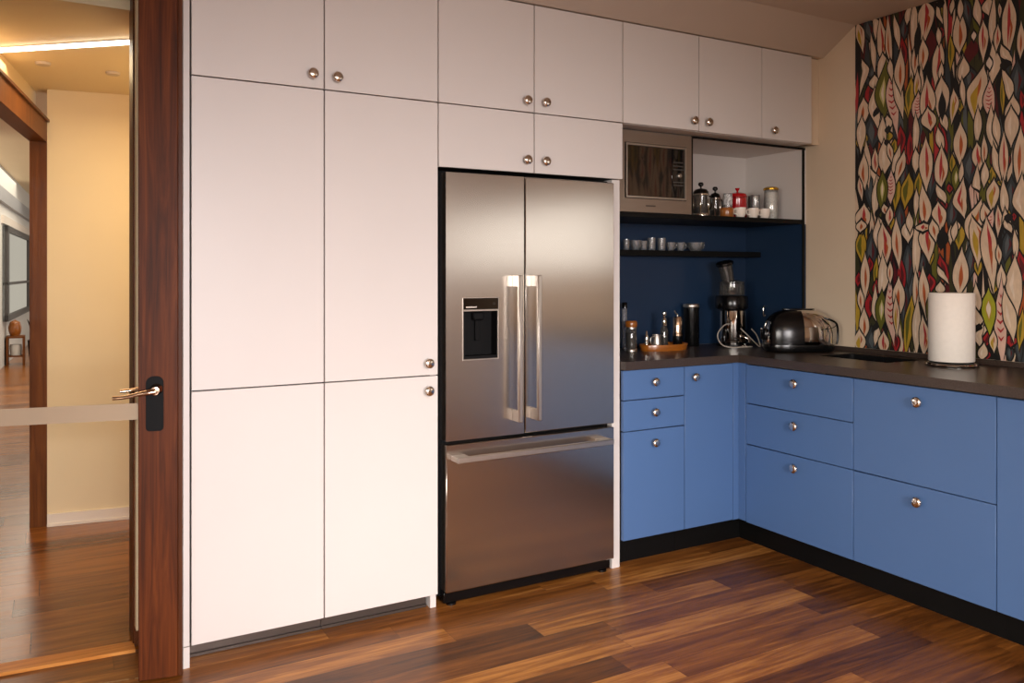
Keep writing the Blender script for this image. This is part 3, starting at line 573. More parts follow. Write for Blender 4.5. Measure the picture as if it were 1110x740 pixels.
# ------------------------------------------------------------------ wallpaper panel
LEAVES = """y,2829,2650,2815,2600,2802,2519,20 c,2800,2449,2782,2403,2811,2305,16 o,2795,2248,2795,2194,2815,2108,27 s,2775,2659,2762,2602,2753,2553,28 s,2740,2421,2740,2375,2740,2352,22 c,2749,2560,2737,2481,2731,2396,12 c,2731,2358,2733,2328,2731,2301,24 R,2757,2325,2759,2272,2766,2227,23 c,2731,2282,2736,2207,2710,2103,24 k,2718,2196,2720,2173,2731,2156,15 c,2731,2654,2718,2621,2724,2561,16 r,2697,2622,2684,2514,2688,2439,24 c,2684,2453,2682,2408,2697,2336,24 g,2667,2389,2686,2265,2675,2158,34 p,2636,2338,2633,2241,2608,2080,26 o,2654,2619,2650,2498,2639,2413,14 c,2642,2418,2642,2384,2633,2330,12 c,2617,2327,2596,2248,2576,2149,20 c,2617,2623,2604,2553,2594,2484,13 R,2576,2502,2572,2435,2568,2375,18 o,2584,2438,2590,2343,2584,2268,23 s,2563,2609,2568,2551,2572,2501,18 m,2547,2254,2551,2196,2547,2137,16 c,2658,2140,2658,2110,2654,2080,22 o,2688,2145,2684,2115,2680,2084,12 c,2806,2151,2809,2090,2811,2005,22 m,2802,2089,2806,2047,2811,2005,28 c,2779,2016,2775,1931,2766,1823,18 o,2793,1957,2797,1880,2788,1810,24 s,2753,2143,2740,2080,2744,2012,39 d,2757,2013,2753,1952,2740,1881,19 r,2727,1979,2727,1926,2727,1872,16 c,2749,1882,2718,1834,2731,1713,16 c,2718,1834,2727,1743,2727,1644,16 s,2749,1852,2751,1783,2753,1707,28 r,2793,1702,2800,1649,2802,1587,36 r,2820,1844,2815,1805,2806,1750,12 c,2684,2131,2688,2064,2680,2003,19 R,2684,2086,2680,2048,2675,2010,15 c,2675,2010,2667,1941,2675,1871,32 k,2650,2096,2654,2078,2654,2059,15 m,2650,2062,2650,2044,2650,2025,18 k,2661,2030,2661,2015,2661,2000,12 m,2617,2017,2617,1991,2617,1965,15 o,2650,2006,2642,1968,2633,1922,13 R,2584,2071,2580,2019,2584,1953,18 c,2592,1976,2608,1919,2625,1862,15 o,2568,1944,2584,1887,2604,1822,20 p,2636,1855,2639,1788,2639,1721,21 g,2684,1853,2686,1785,2688,1687,24 m,2600,1822,2604,1763,2613,1690,18 s,2563,1921,2568,1819,2580,1731,18 m,2547,1787,2551,1744,2563,1693,16 s,2588,1688,2588,1629,2580,1569,21 k,2705,1689,2712,1666,2718,1644,14 o,2675,1702,2669,1679,2664,1656,16 r,2642,1684,2646,1647,2650,1610,17 c,2705,1636,2697,1605,2692,1575,20 m,2636,1647,2633,1624,2636,1587,12 R,2543,1940,2546,1919,2546,1897,10 o,2808,1628,2808,1604,2814,1580,25 m,2808,1570,2811,1503,2808,1435,25 o,2786,1439,2786,1348,2786,1247,22 s,2748,1558,2753,1472,2748,1386,26 R,2759,1434,2756,1406,2755,1377,14 R,2759,1243,2756,1196,2759,1148,24 o,2792,1165,2791,1089,2795,1031,24 y,2820,1058,2817,1010,2820,961,28 s,2748,1072,2744,1015,2742,968,30 c,2710,1623,2715,1557,2710,1490,19 r,2683,1593,2672,1517,2672,1405,32 c,2683,1433,2678,1339,2694,1254,24 c,2726,1272,2726,1168,2699,1094,17 c,2704,1103,2715,1055,2726,1007,15 k,2720,1107,2723,1088,2742,1063,15 g,2688,1254,2690,1179,2694,1094,28 p,2643,1302,2641,1162,2625,1042,25 o,2641,1409,2641,1367,2641,1321,12 o,2608,1608,2605,1515,2594,1413,22 R,2582,1422,2579,1349,2574,1275,18 o,2594,1321,2594,1247,2592,1164,27 s,2544,1495,2544,1413,2549,1294,22 s,2559,1312,2562,1221,2569,1110,18 m,2524,1231,2539,1121,2554,983,20 c,2544,1613,2547,1568,2544,1522,26 c,2499,1593,2499,1475,2504,1340,17 o,2504,1358,2499,1268,2499,1186,15 o,2465,1367,2460,1277,2450,1170,22 c,2494,1214,2499,1105,2499,987,18 r,2465,1134,2455,1054,2460,982,23 r,2441,1590,2446,1528,2436,1438,33 R,2431,1349,2427,1318,2427,1278,21 s,2465,1448,2470,1403,2470,1367,15 m,2427,1482,2427,1447,2427,1411,14 r,2678,1057,2678,1010,2678,963,25 R,2615,1061,2610,1025,2610,978,18 y,2610,1228,2607,1154,2605,1071,14 m,2720,1424,2724,1367,2726,1301,11 R,2720,1320,2723,1282,2723,1249,15 g,2427,1251,2428,1198,2431,1127,16 R,2825,1358,2828,1329,2829,1300,14 o,2814,1271,2811,1223,2808,1174,16 c,2537,2660,2541,2622,2548,2584,16 c,2511,2661,2511,2575,2516,2450,16 o,2507,2448,2505,2385,2507,2331,15 r,2452,2652,2448,2596,2461,2476,34 k,2486,2560,2492,2491,2499,2407,15 o,2465,2469,2461,2406,2469,2338,20 c,2475,2347,2471,2276,2472,2206,8 r,2381,2441,2387,2358,2399,2269,24 c,2371,2340,2373,2302,2375,2272,10 c,2391,2626,2387,2580,2367,2536,8 k,2375,2645,2375,2626,2375,2607,17 m,2373,2606,2371,2590,2367,2559,12 c,2355,2639,2352,2570,2347,2448,8 R,2373,2511,2372,2492,2371,2465,13 c,2387,2511,2384,2480,2383,2441,10 c,2371,2264,2368,2195,2371,2085,29 R,2368,2217,2367,2156,2367,2084,20 k,2368,2202,2367,2141,2367,2084,16 m,2327,2450,2323,2389,2327,2322,12 o,2284,2559,2282,2454,2284,2387,26 c,2280,2617,2279,2572,2280,2535,11 c,2269,2347,2276,2289,2284,2246,18 m,2528,2296,2535,2226,2541,2148,19 y,2494,2328,2494,2265,2499,2211,14 p,2490,2218,2494,2164,2499,2102,23 r,2444,2271,2440,2170,2448,2094,32 d,2427,2514,2427,2444,2432,2384,24 y,2311,2199,2307,2146,2319,2073,17 m,2280,2171,2284,2142,2284,2104,15 c,2315,2627,2319,2598,2323,2570,9 r,2440,2136,2436,2089,2427,2049,31 c,2503,2115,2500,2044,2507,1928,13 R,2533,2034,2533,1971,2537,1908,14 c,2503,1951,2500,1904,2503,1857,17 r,2450,1983,2450,1890,2448,1781,28 R,2379,2064,2367,2002,2347,1938,14 c,2387,2035,2379,1988,2367,1941,16 c,2367,2115,2359,2076,2347,2036,15 r,2371,1934,2372,1850,2379,1767,27 o,2279,2033,2280,1959,2280,1877,26 c,2391,1768,2371,1729,2355,1697,17 R,2367,1698,2360,1686,2352,1666,14 R,2335,1771,2331,1755,2331,1740,11 m,2541,1830,2548,1767,2559,1697,27 m,2486,1832,2486,1785,2490,1731,19 c,2499,1755,2499,1708,2503,1646,11 o,2466,1760,2452,1666,2456,1596,25 c,2537,1648,2535,1608,2533,1569,15 r,2387,1684,2383,1638,2379,1569,29 g,2299,1850,2299,1805,2303,1753,18 m,2319,1904,2317,1867,2319,1829,11 s,2423,1871,2423,1810,2427,1733,24 d,2465,2039,2463,2008,2465,1977,13 c,2272,1862,2275,1817,2276,1773,9 r,2269,1772,2284,1691,2265,1631,26 r,2461,1596,2461,1581,2465,1566,34 c,2296,1595,2299,1577,2303,1555,16 s,2319,1694,2319,1634,2327,1574,19 m,2415,1640,2411,1602,2415,1563,10 c,2203,2595,2201,2536,2192,2489,15 r,2173,2477,2172,2419,2173,2332,18 w,2216,2452,2216,2437,2216,2419,9 d,2221,2416,2229,2367,2240,2325,27 c,2151,2580,2151,2551,2144,2513,23 c,2126,2565,2133,2459,2126,2350,13 c,2130,2358,2119,2283,2133,2214,21 w,2146,2318,2146,2296,2144,2274,11 o,2101,2544,2099,2522,2099,2493,6 r,2108,2446,2110,2403,2114,2354,12 r,2059,2553,2059,2461,2066,2321,25 c,2090,2355,2076,2317,2052,2283,16 k,2073,2294,2073,2277,2080,2253,21 c,2083,2247,2059,2178,2049,2098,15 c,2042,2118,2045,2062,2049,2021,26 y,2177,2267,2203,2185,2210,2069,37 p,2144,2202,2148,2131,2140,2057,21 R,2162,2213,2170,2185,2181,2151,12 m,2229,2204,2229,2175,2231,2146,15 m,2090,2213,2088,2141,2087,2077,8 c,2263,2338,2263,2286,2275,2251,22 c,2271,2243,2269,2198,2263,2137,10 o,2008,2426,2008,2356,2011,2301,14 R,2008,2140,2002,2104,2004,2076,9 c,2140,2079,2133,2056,2130,2034,13 m,2271,2168,2275,2139,2279,2110,14 s,2256,2610,2252,2565,2240,2495,17 s,2240,2295,2233,2257,2240,2192,23 s,2025,2262,2025,2192,2031,2109,24 c,2197,2094,2197,2031,2201,1960,14 s,2233,1910,2233,1846,2237,1783,32 r,2201,1937,2197,1889,2193,1834,22 o,2169,1964,2167,1909,2169,1854,11 c,2165,1846,2165,1799,2169,1757,14 c,2201,1827,2205,1756,2193,1739,14 c,2138,2083,2138,1998,2118,1895,17 c,2126,1919,2114,1848,2099,1785,14 R,2132,1912,2128,1857,2122,1818,10 m,2134,1827,2135,1788,2141,1758,14 c,2118,2057,2114,1995,2107,1940,14 r,2082,1959,2082,1867,2082,1771,16 c,2050,2068,2048,2007,2050,1932,25 R,2065,1888,2063,1857,2065,1827,7 y,2126,1764,2130,1718,2134,1649,23 o,2010,1964,2013,1866,2017,1746,22 c,2006,1760,2013,1671,1995,1602,26 m,2017,1806,2013,1776,2013,1746,16 y,2189,1668,2213,1591,2225,1509,37 o,2169,1663,2161,1619,2165,1588,20 p,2134,1626,2153,1572,2165,1506,19 r,2107,1647,2104,1601,2107,1539,12 c,2084,1753,2079,1676,2076,1614,15 c,2076,1630,2069,1576,2054,1537,15 k,2061,1621,2061,1606,2065,1583,16 R,2039,1620,2038,1608,2038,1593,7 s,2050,1765,2052,1712,2050,1643,20 w,2029,1543,2031,1521,2032,1502,7 m,2099,1769,2095,1761,2092,1746,12 m,2278,1579,2280,1547,2280,1519,10 s,2058,1583,2058,1545,2050,1506,21 o,2415,1606,2409,1569,2401,1523,20 k,2367,1567,2364,1522,2372,1477,25 o,2364,1540,2362,1520,2360,1495,12 c,2324,1574,2324,1538,2326,1503,11 m,2283,1581,2283,1537,2287,1484,20 c,2301,1591,2308,1556,2310,1520,12 o,2273,1448,2278,1350,2283,1274,31 R,2377,1432,2367,1386,2343,1332,19 c,2386,1386,2372,1359,2343,1323,13 c,2377,1313,2377,1286,2377,1268,19 y,2219,1596,2197,1525,2197,1420,30 r,2157,1583,2149,1488,2131,1325,29 R,2019,1451,2007,1384,2007,1326,20 c,2035,1535,2031,1485,2031,1426,10 c,2035,1409,2039,1309,2027,1208,28 m,2039,1367,2038,1317,2037,1262,8 s,2064,1536,2064,1486,2076,1427,20 m,2197,1429,2197,1394,2197,1359,14 s,2228,1491,2228,1420,2237,1350,23 o,2106,1478,2103,1444,2102,1410,10 c,2093,1384,2092,1333,2097,1282,16 p,2093,1299,2097,1146,2089,985,22 d,2076,1266,2056,1173,2043,1090,4 c,2076,1266,2056,1173,2043,1090,23 m,2114,1342,2114,1316,2123,1282,17 G,2149,1273,2149,1204,2144,1109,26 R,2216,1254,2215,1228,2219,1201,20 c,2206,1298,2201,1228,2215,1158,17 c,2215,1201,2201,1141,2188,1120,24 c,2179,1120,2201,1080,2188,1037,17 k,2192,1132,2195,1115,2206,1097,16 R,2149,1100,2162,1056,2179,1020,14 y,2127,1097,2129,1059,2125,1020,14 c,2170,1038,2175,1003,2179,977,18 R,2153,1014,2153,996,2157,979,10 R,2052,1089,2050,1069,2052,1047,20 s,2056,1047,2056,1013,2056,984,12 m,2003,1184,2007,1117,2015,1050,14 s,2019,1117,2019,1050,2015,983,13 c,2076,1588,2064,1566,2052,1544,13 m,2430,1037,2425,1019,2425,996,12"""
WC = dict(base=(20, 18, 18), cream=(214, 188, 160), pale=(226, 206, 186), orange=(172, 84, 38), red=(158, 30, 34), yellow=(180, 146, 44), slate=(50, 56, 60), slate2=(84, 90, 92),
          darkred=(86, 18, 24), olive=(96, 94, 26), olive2=(190, 180, 110), lime=(160, 160, 40), pinkc=(216, 178, 160), crimson=(170, 44, 48), black=(14, 13, 13), darkolive=(52, 50, 22), brown=(110, 60, 34))
WN = list(WC); WI = {k: i for i, k in enumerate(WN)}
wm = [mat('wallpaper_'+k, c, .55, noise=.1, nscale=70, stretch=(1, 1, .35)) for k, c in WC.items()]
bm = nb(); LAY = [0]
WPX = XW-.0012
def leafpts(T, Mi, B, hw, n=9, tail=.36):
    """outline of a leaf through top, middle (widest) and bottom, all (y,z), drawn out into thin tails"""
    dT = (T[0]-Mi[0], T[1]-Mi[1]); dB = (B[0]-Mi[0], B[1]-Mi[1])
    L, Rr = [], []
    for k in range(2*n+1):
        if k <= n: f = 1-k/n; d = dT
        else: f = (k-n)/n; d = dB
        f *= 1+tail                     # 0 at the middle, 1 at the traced end, beyond it the tail
        e = f*f*(3-2*f)*.6+f*.4 if f <= 1 else f
        cy = Mi[0]+d[0]*e; cz = Mi[1]+d[1]*f
        g = max(0, 1-f/(1+tail))
        w = hw*(.82*math.sin(min(1, g*1.12)*PI/2)**1.7+.18*g) if g < .999 else hw
        L.append((cy+w, cz)); Rr.append((cy-w, cz))
    return L+Rr[-2:0:-1]
def poly(pts, col):
    LAY[0] += 1; x = WPX-.0002-LAY[0]*.0000022
    pts = [(max(1.25, min(2.846, y)), max(.9775, min(2.6495, z))) for y, z in pts]
    if max(p[0] for p in pts)-min(p[0] for p in pts) < 1e-4 or max(p[1] for p in pts)-min(p[1] for p in pts) < 1e-4: return
    q = []
    for p in pts:
        if not q or (abs(p[0]-q[-1][0])+abs(p[1]-q[-1][1])) > 1e-5: q.append(p)
    if len(q) > 1 and abs(q[0][0]-q[-1][0])+abs(q[0][1]-q[-1][1]) < 1e-5: q.pop()
    if len(q) < 3: return
    try: f = bm.faces.new([bm.verts.new((x, y, z)) for y, z in q])
    except ValueError: return
    f.material_index = WI[col]
rnd = random.Random(11)
def inner(T, Mi, B, hw, fw, fl, col, dz=0):
    T2 = (Mi[0]+(T[0]-Mi[0])*fl, Mi[1]+(T[1]-Mi[1])*fl+dz); B2 = (Mi[0]+(B[0]-Mi[0])*fl, Mi[1]+(B[1]-Mi[1])*fl+dz)
    poly(leafpts(T2, (Mi[0], Mi[1]+dz), B2, hw*fw, 5), col)
def leaf(ty, T, Mi, B, hw):
    hw *= 1.22
    out = dict(c='cream', o='cream', r='cream', y='cream', g='olive', m='yellow', R='red', s='slate', k='black', p='pinkc', d='darkred', w='pale', G='lime')[ty]
    if ty not in 'kd': poly(leafpts((T[0], T[1]+.012), Mi, (B[0], B[1]-.012), hw+.0055), 'black')
    poly(leafpts(T, Mi, B, hw), out)
    H = T[1]-B[1]
    sh = ((int(abs(Mi[0])*1e4) % 7)-3)/10
    if ty == 'o': inner(T, (Mi[0]+hw*sh*.5, Mi[1]), B, hw, .27, .55, 'orange', -.06*H)
    elif ty == 'r':
        inner(T, (Mi[0]+hw*sh*.6, Mi[1]), B, hw, .22, .7, 'crimson', .05*H); inner(T, (Mi[0]-hw*.35, Mi[1]), B, hw, .16, .4, 'orange', -.14*H)
    elif ty == 'y': inner(T, (Mi[0]+hw*.3, Mi[1]), B, hw, .36, .6, 'yellow', -.12*H); inner(T, (Mi[0]-hw*.3, Mi[1]), B, hw, .14, .4, 'orange', .1*H)
    elif ty == 'g': inner(T, Mi, B, hw, .4, .5, 'olive2'); inner(T, Mi, B, hw, .16, .35, 'pale')
    elif ty == 'G': inner(T, Mi, B, hw, .45, .5, 'yellow'); inner(T, Mi, B, hw, .32, .36, 'pale')
    elif ty == 'm': inner(T, (Mi[0]+hw*.35, Mi[1]), B, hw, .4, .7, 'olive')
    elif ty == 's': inner(T, (Mi[0]+hw*.2, Mi[1]), B, hw, .35, .65, 'slate2'); inner(T, (Mi[0]-hw*.45, Mi[1]), B, hw, .2, .45, 'darkred')
    elif ty == 'R': inner(T, (Mi[0]-hw*.2, Mi[1]), B, hw, .4, .6, 'darkred')
    elif ty == 'c' and hw > .012: inner(T, (Mi[0]+hw*.3, Mi[1]), B, hw, .22, .5, 'pale')
    elif ty == 'p':
        n = 6
        for k in range(n):
            f = .12+.72*k/n; zc = T[1]+(B[1]-T[1])*f
            cy = T[0]+(Mi[0]-T[0])*min(1, f*2) if f < .5 else Mi[0]+(B[0]-Mi[0])*(f-.5)*2
            g = math.sin(PI*f)*hw*.62; h = H*.045
            poly([(cy+g, zc+h), (cy, zc), (cy-g, zc+h), (cy-g*.8, zc+h*.2), (cy, zc-h*.9), (cy+g*.8, zc+h*.2)], 'crimson')
box(bm, WPX, XW-.0002, 1.25, 2.846, .9775, 2.6495)
for f in bm.faces: f.material_index = WI['base']
# ground of dark strands behind the leaves
for col in range(60):
    y = 1.24+col*.0275+rnd.uniform(-.006, .006); z = 2.78-rnd.random()*.2
    while z > .9:
        h = rnd.uniform(.16, .36); c = rnd.choice(['slate', 'slate', 'slate2', 'darkolive', 'darkolive', 'darkred', 'black', 'black', 'olive', 'cream', 'cream', 'pinkc', 'crimson', 'yellow', 'orange', 'black', 'darkolive'])
        w = rnd.uniform(.008, .014) if c in ('cream', 'pinkc', 'crimson', 'yellow', 'orange') else rnd.uniform(.011, .02)
        poly(leafpts((y+rnd.uniform(-.012, .012), z), (y+rnd.uniform(-.01, .01), z-h*.5), (y+rnd.uniform(-.012, .012), z-h), w), c)
        z -= h*rnd.uniform(.8, 1.05)
# leaves beyond the right edge of the picture carry the pattern on
for col in range(9):
    y = 1.93-col*.078; z = 2.75-rnd.random()*.2
    while z > 1.0:
        h = rnd.uniform(.16, .36); ty = rnd.choice('ccooorrryRgmspsmc')
        mid = (y+rnd.uniform(-.014, .014), z-h*rnd.uniform(.42, .6))
        leaf(ty, (y+rnd.uniform(-.02, .02), z), mid, (y+rnd.uniform(-.02, .02), z-h), rnd.uniform(.018, .034))
        z -= h*rnd.uniform(.9, 1.1)
items = []
for s in LEAVES.split():
    p = s.split(','); v = [int(q)/1000 for q in p[1:]]; items.append((p[0], (v[0], v[1]), (v[2], v[3]), (v[4], v[5]), v[6]))
items.sort(key=lambda i: {'s': 0, 'd': 0, 'm': 1, 'k': 3, 'R': 1}.get(i[0], 2))
for i in items: leaf(*i)
wp = solo('wallpaper_panel', bm, wm, 'wallpaper panel with multicoloured pointed leaf pattern on the right wall', 'wallpaper', (XW, 1.8, .9775), smooth=False)

# ------------------------------------------------------------------ things on the worktop
ZW = .9536
def L(prof, x, y, z, seg=28, **k): return lathe(nb(), prof, (x, y, z), seg=seg, **k)
# paper towels
x, y = 3.47, 2.21
t = thing('paper_towel_holder', 'black round paper towel stand on the worktop by the wallpaper', 'paper towel holder', (x, y, ZW))
part('base', L([(0, 0), (.094, 0), (.1, .004), (.1, .012), (.09, .018), (.02, .02), (0, .02)], x, y, ZW, 40), 'plastic', t)
part('ring', L([(.1, .003), (.106, .003), (.107, .008), (.104, .012), (.1, .011)], x, y, ZW, 40), 'chrome', t)
part('rod', L([(0, .02), (.006, .02), (.006, .318), (0, .32)], x, y, ZW, 12), 'steelbar', t)
t = thing('paper_towel_roll', 'thick white paper towel roll standing on a black round stand', 'paper towel', (x, y, ZW+.021))
part('paper', L([(.022, 0), (.09, 0), (.0925, .003), (.0925, .297), (.09, .3), (.022, .3), (.022, 0)], x, y, ZW+.021, 56), 'paper', t)
part('core', L([(.0185, .001), (.0215, .001), (.0215, .299), (.0185, .299), (.0185, .001)], x, y, ZW+.021, 24), 'amber', t)
# domed toaster
def dome(bm, cx, cy, ang, prof, seg=48, pw=2.6):
    ca, sa = math.cos(ang), math.sin(ang); rings = []
    for hx, hy, z in prof:
        ring = []
        for k in range(seg):
            a = 2*PI*k/seg; c, s = math.cos(a), math.sin(a)
            u = hx*math.copysign(abs(c)**(2/pw), c); v = hy*math.copysign(abs(s)**(2/pw), s)
            ring.append(bm.verts.new((cx+u*ca-v*sa, cy+u*sa+v*ca, z)))
        rings.append(ring)
    for A, B in zip(rings, rings[1:]):
        for k in range(seg): bm.faces.new((A[k], A[(k+1) % seg], B[(k+1) % seg], B[k]))
    bm.faces.new(rings[0][::-1]); bm.faces.new(rings[-1]); return bm
tx, ty_, ta = 3.415, 3.015, math.radians(-27)
t = thing('toaster', 'domed chrome toaster with black base in the right corner of the worktop', 'toaster', (tx, ty_, ZW))
part('base', dome(nb(), tx, ty_, ta, [(.165, .078, ZW), (.178, .09, ZW+.006), (.184, .095, ZW+.022), (.182, .093, ZW+.038)], pw=3), 'plastic', t)
part('shell', dome(nb(), tx, ty_, ta, [(.18, .091, ZW+.0385), (.181, .092, ZW+.05), (.18, .091, ZW+.1), (.175, .087, ZW+.13), (.165, .08, ZW+.158), (.148, .068, ZW+.183), (.125, .054, ZW+.201), (.098, .04, ZW+.212), (.07, .026, ZW+.217)], pw=2.7), ['chrome', 'plastic'], t)
for f in t.children[-1].data.polygons if False else [c for c in t.children if c.name.startswith('shell')][0].data.polygons:
    c = f.center; u = (c.x)*math.cos(ta)+(c.y)*math.sin(ta)
    if -.163 < u < -.012: f.material_index = 1
def tl(u, v, z): return (tx+u*math.cos(ta)-v*math.sin(ta), ty_+u*math.sin(ta)+v*math.cos(ta), z)
bm = dome(nb(), tx, ty_, ta, [(.085, .02, ZW+.2172), (.085, .02, ZW+.2215), (.08, .016, ZW+.223)], pw=4)
part('slot_rim', bm, 'plastic', t)
bm = tube(nb(), smoothpath([tl(.11, -.068, ZW+.176), tl(.15, -.074, ZW+.163), tl(.176, -.062, ZW+.148), tl(.189, -.05, ZW+.12), tl(.19, -.048, ZW+.07), tl(.183, -.05, ZW+.04)], 6), .0055, 10)
part('handle', bm, 'plastic', t)
bm = tube(nb(), smoothpath([tl(.176, -.062, ZW+.146), tl(.16, -.085, ZW+.134), tl(.13, -.0935, ZW+.124), tl(.1, -.0955, ZW+.12)], 6), .0022, 8)
part('trim_line', bm, 'plastic', t)
bm = dome(nb(), tx-.181*math.cos(ta), ty_-.181*math.sin(ta), ta, [(.008, .03, ZW+.06), (.012, .034, ZW+.066), (.012, .034, ZW+.115), (.008, .03, ZW+.12)], 24, 3)
part('lever', bm, 'plastic', t)
bm = tube(nb(), smoothpath([(3.614, 3.42, 1.17), (3.596, 3.42, 1.172), (3.588, 3.42, 1.16), (3.588, 3.42, 1.12), (3.596, 3.42, 1.112), (3.602, 3.42, 1.12)], 5), .004, 8)
solo('wall_hook', bm, 'chrome', 'small chrome hook on the navy niche side above the toaster', 'hook', (3.614, 3.42, 1.14))
# juicer
jx, jy = 3.36, 3.43
t = thing('juicer', 'tall black and steel juicer with a leaning feed chute, left of the toaster', 'juicer', (jx, jy, ZW))
part('foot', L([(0, 0), (.088, 0), (.092, .004), (.092, .012), (.07, .02), (0, .02)], jx, jy, ZW), 'plastic', t)
part('motor_base', L([(0, .02), (.072, .02), (.074, .024), (.074, .198), (.07, .202), (0, .202)], jx, jy, ZW, 40), 'chrome', t, 'polished steel cylinder')
part('collar', L([(0, .202), (.07, .202), (.088, .21), (.09, .222), (.09, .272), (.084, .282), (0, .284)], jx-.01, jy, ZW, 40), 'plastic', t)
part('juice_bowl', L([(.07, .285), (.072, .29), (.068, .35), (.072, .354), (.072, .36), (.03, .372), (0, .374)], jx-.008, jy, ZW, 36), 'smoked', t, 'clear smoked bowl')
d = Vector((-.13, 0, .5)).normalized(); o = Vector((jx-.035, jy, ZW+.355))
ch = part('feed_chute', lathe(nb(), [(.034, 0), (.036, .03), (.04, .1), (.037, .1), (.032, .0), (.034, 0)], o, d, 28), 'smoked', t, 'clear smoked feed chute')
part('chute_lid', lathe(nb(), [(0, .1005), (.046, .1005), (.049, .104), (.049, .116), (.04, .122), (0, .123)], o, d, 28), 'plastic', ch)
bm = tube(nb(), smoothpath([(jx-.005, jy-.062, ZW+.05), (jx-.005, jy-.085, ZW+.053), (jx+.01, jy-.105, ZW+.045), (jx+.025, jy-.11, ZW+.02)], 6), .009, 10)
lathe(bm, [(.018, 0), (.014, .006), (.007, .01), (.007, .018), (0, .02)], (jx-.01, jy-.1, ZW+.0), seg=16)
part('spout', bm, 'chrome', t)
part('side_spout', tube(nb(), smoothpath([(jx-.06, jy, ZW+.09), (jx-.085, jy-.02, ZW+.085), (jx-.095, jy-.03, ZW+.06), (jx-.095, jy-.03, ZW+.03)], 5), .011, 10), 'plastic', t)
# cords
pts = [(3.262, 3.35, 1.083), (3.21, 3.34, 1.078), (3.155, 3.33, 1.04), (3.145, 3.32, 1.005), (3.17, 3.31, .972), (3.22, 3.3, ZW+.006), (3.3, 3.29, ZW+.005), (3.36, 3.285, ZW+.005)]
solo('power_cord', tube(nb(), smoothpath(pts, 8), .0032, 8), 'cable', 'pale grey cord curling out in front of the juicer at left', 'cord', (3.262, 3.35, ZW))
pts = [(3.29, 3.3, 1.06), (3.33, 3.285, 1.02), (3.37, 3.27, .98), (3.39, 3.265, ZW+.008), (3.405, 3.268, ZW+.008), (3.41, 3.28, .98), (3.4, 3.29, 1.02), (3.37, 3.3, 1.055)]
solo('wire_loop', tube(nb(), smoothpath(pts, 8), .003, 8), 'cable', 'thin bright wire loop leaning between juicer and toaster', 'wire', (3.39, 3.265, ZW))
# black canister with steel lid
x, y = 3.137, 3.525
t = thing('storage_canister', 'tall black canister with a steel lid, directly left of the juicer', 'canister', (x, y, ZW))
part('body', L([(0, 0), (.042, 0), (.044, .004), (.044, .215), (0, .216)], x, y, ZW), 'plastic', t)
part('lid', L([(0, .2165), (.0445, .2165), (.046, .22), (.046, .232), (.043, .236), (0, .237)], x, y, ZW), 'steelbar', t)
# amber tray and what stands on it
x, y = 2.851, 3.42; ZY = ZW+.0075
t = thing('serving_tray', 'oval amber wooden tray on the worktop below the navy panel', 'tray', (x, y, ZW))
def oval(p): return lathe(nb(), p, (x, y, ZW), seg=48, sy=.55)
part('bottom', oval([(0, 0), (.135, 0), (.137, .007), (0, .007)]), 'amber', t)
part('rim', oval([(.137, 0), (.143, .0), (.152, .03), (.15, .033), (.146, .031), (.137, .006), (.137, 0)]), 'amber', t)
x, y = 2.998, 3.43
x = 2.955
t = thing('hand_grinder', 'steel hand coffee grinder with black lower half at the right end of the amber tray', 'coffee grinder', (x, y, ZY))
part('jar', L([(0, 0), (.024, 0), (.026, .003), (.026, .062), (0, .063)], x, y, ZY), 'plastic', t)
part('barrel', L([(0, .0635), (.028, .0635), (.028, .076), (.0235, .079), (.0235, .16), (.02, .166), (0, .167)], x, y, ZY), 'copper', t)
bm = tube(nb(), smoothpath([(x, y, ZY+.167), (x, y, ZY+.178), (x-.012, y, ZY+.184), (x-.022, y, ZY+.198)], 5), .004, 8)
part('crank', bm, 'steelbar', t)
x, y = 2.862, 3.43
t = thing('oil_bottle', 'dark bottle with a round chrome stopper standing in the middle of the amber tray', 'bottle', (x, y, ZY))
part('body', L([(0, 0), (.02, 0), (.021, .004), (.021, .09), (.017, .105), (.011, .118), (0, .12)], x, y, ZY), 'smoked', t)
part('filling', L([(0, .003), (.018, .003), (.0185, .08), (0, .08)], x, y, ZY, 20), 'plastic', t)
part('pourer', L([(0, .1205), (.012, .1205), (.0135, .14), (.012, .157), (.006, .165), (0, .165)], x, y, ZY), 'chrome', t)
part('stopper', L([(0, .1655), (.005, .1655), (.0055, .17), (.011, .175), (.013, .184), (.011, .193), (.005, .197), (0, .198)], x, y, ZY), 'chrome', t)
x, y = 2.805, 3.42
t = thing('cream_jug', 'small steel jug at the left of the dark bottle on the amber tray', 'jug', (x, y, ZY))
part('body', L([(0, 0), (.021, 0), (.024, .005), (.026, .03), (.022, .06), (.0245, .075), (.0235, .075), (.02, .06), (.023, .03), (.02, .006), (0, .005)], x, y, ZY), 'steelbar', t)
part('handle', tube(nb(), smoothpath([(x-.022, y, ZY+.065), (x-.04, y, ZY+.06), (x-.042, y, ZY+.035), (x-.025, y, ZY+.018)], 5), .003, 8), 'steelbar', t)
x, y = 2.735, 3.42
solo('glass_shaker', L([(0, 0), (.012, 0), (.013, .004), (.008, .02), (.012, .045), (.01, .07), (.005, .083), (.004, .095), (0, .1)], x, y, ZY), 'chrome', 'slim waisted chrome shaker at the left end of the amber tray', 'shaker', (x, y, ZY))
x, y = 2.618, 3.40
t = thing('pepper_mill', 'glass jar mill with an amber wooden lid, half hidden by the white panel', 'mill', (x, y, ZW))
part('base', L([(0, 0), (.03, 0), (.032, .004), (.03, .016), (.026, .02), (0, .02)], x, y, ZW), 'steelbar', t)
part('jar', L([(0, .0205), (.027, .0205), (.029, .03), (.029, .115), (.027, .12), (0, .12)], x, y, ZW), 'smoked', t)
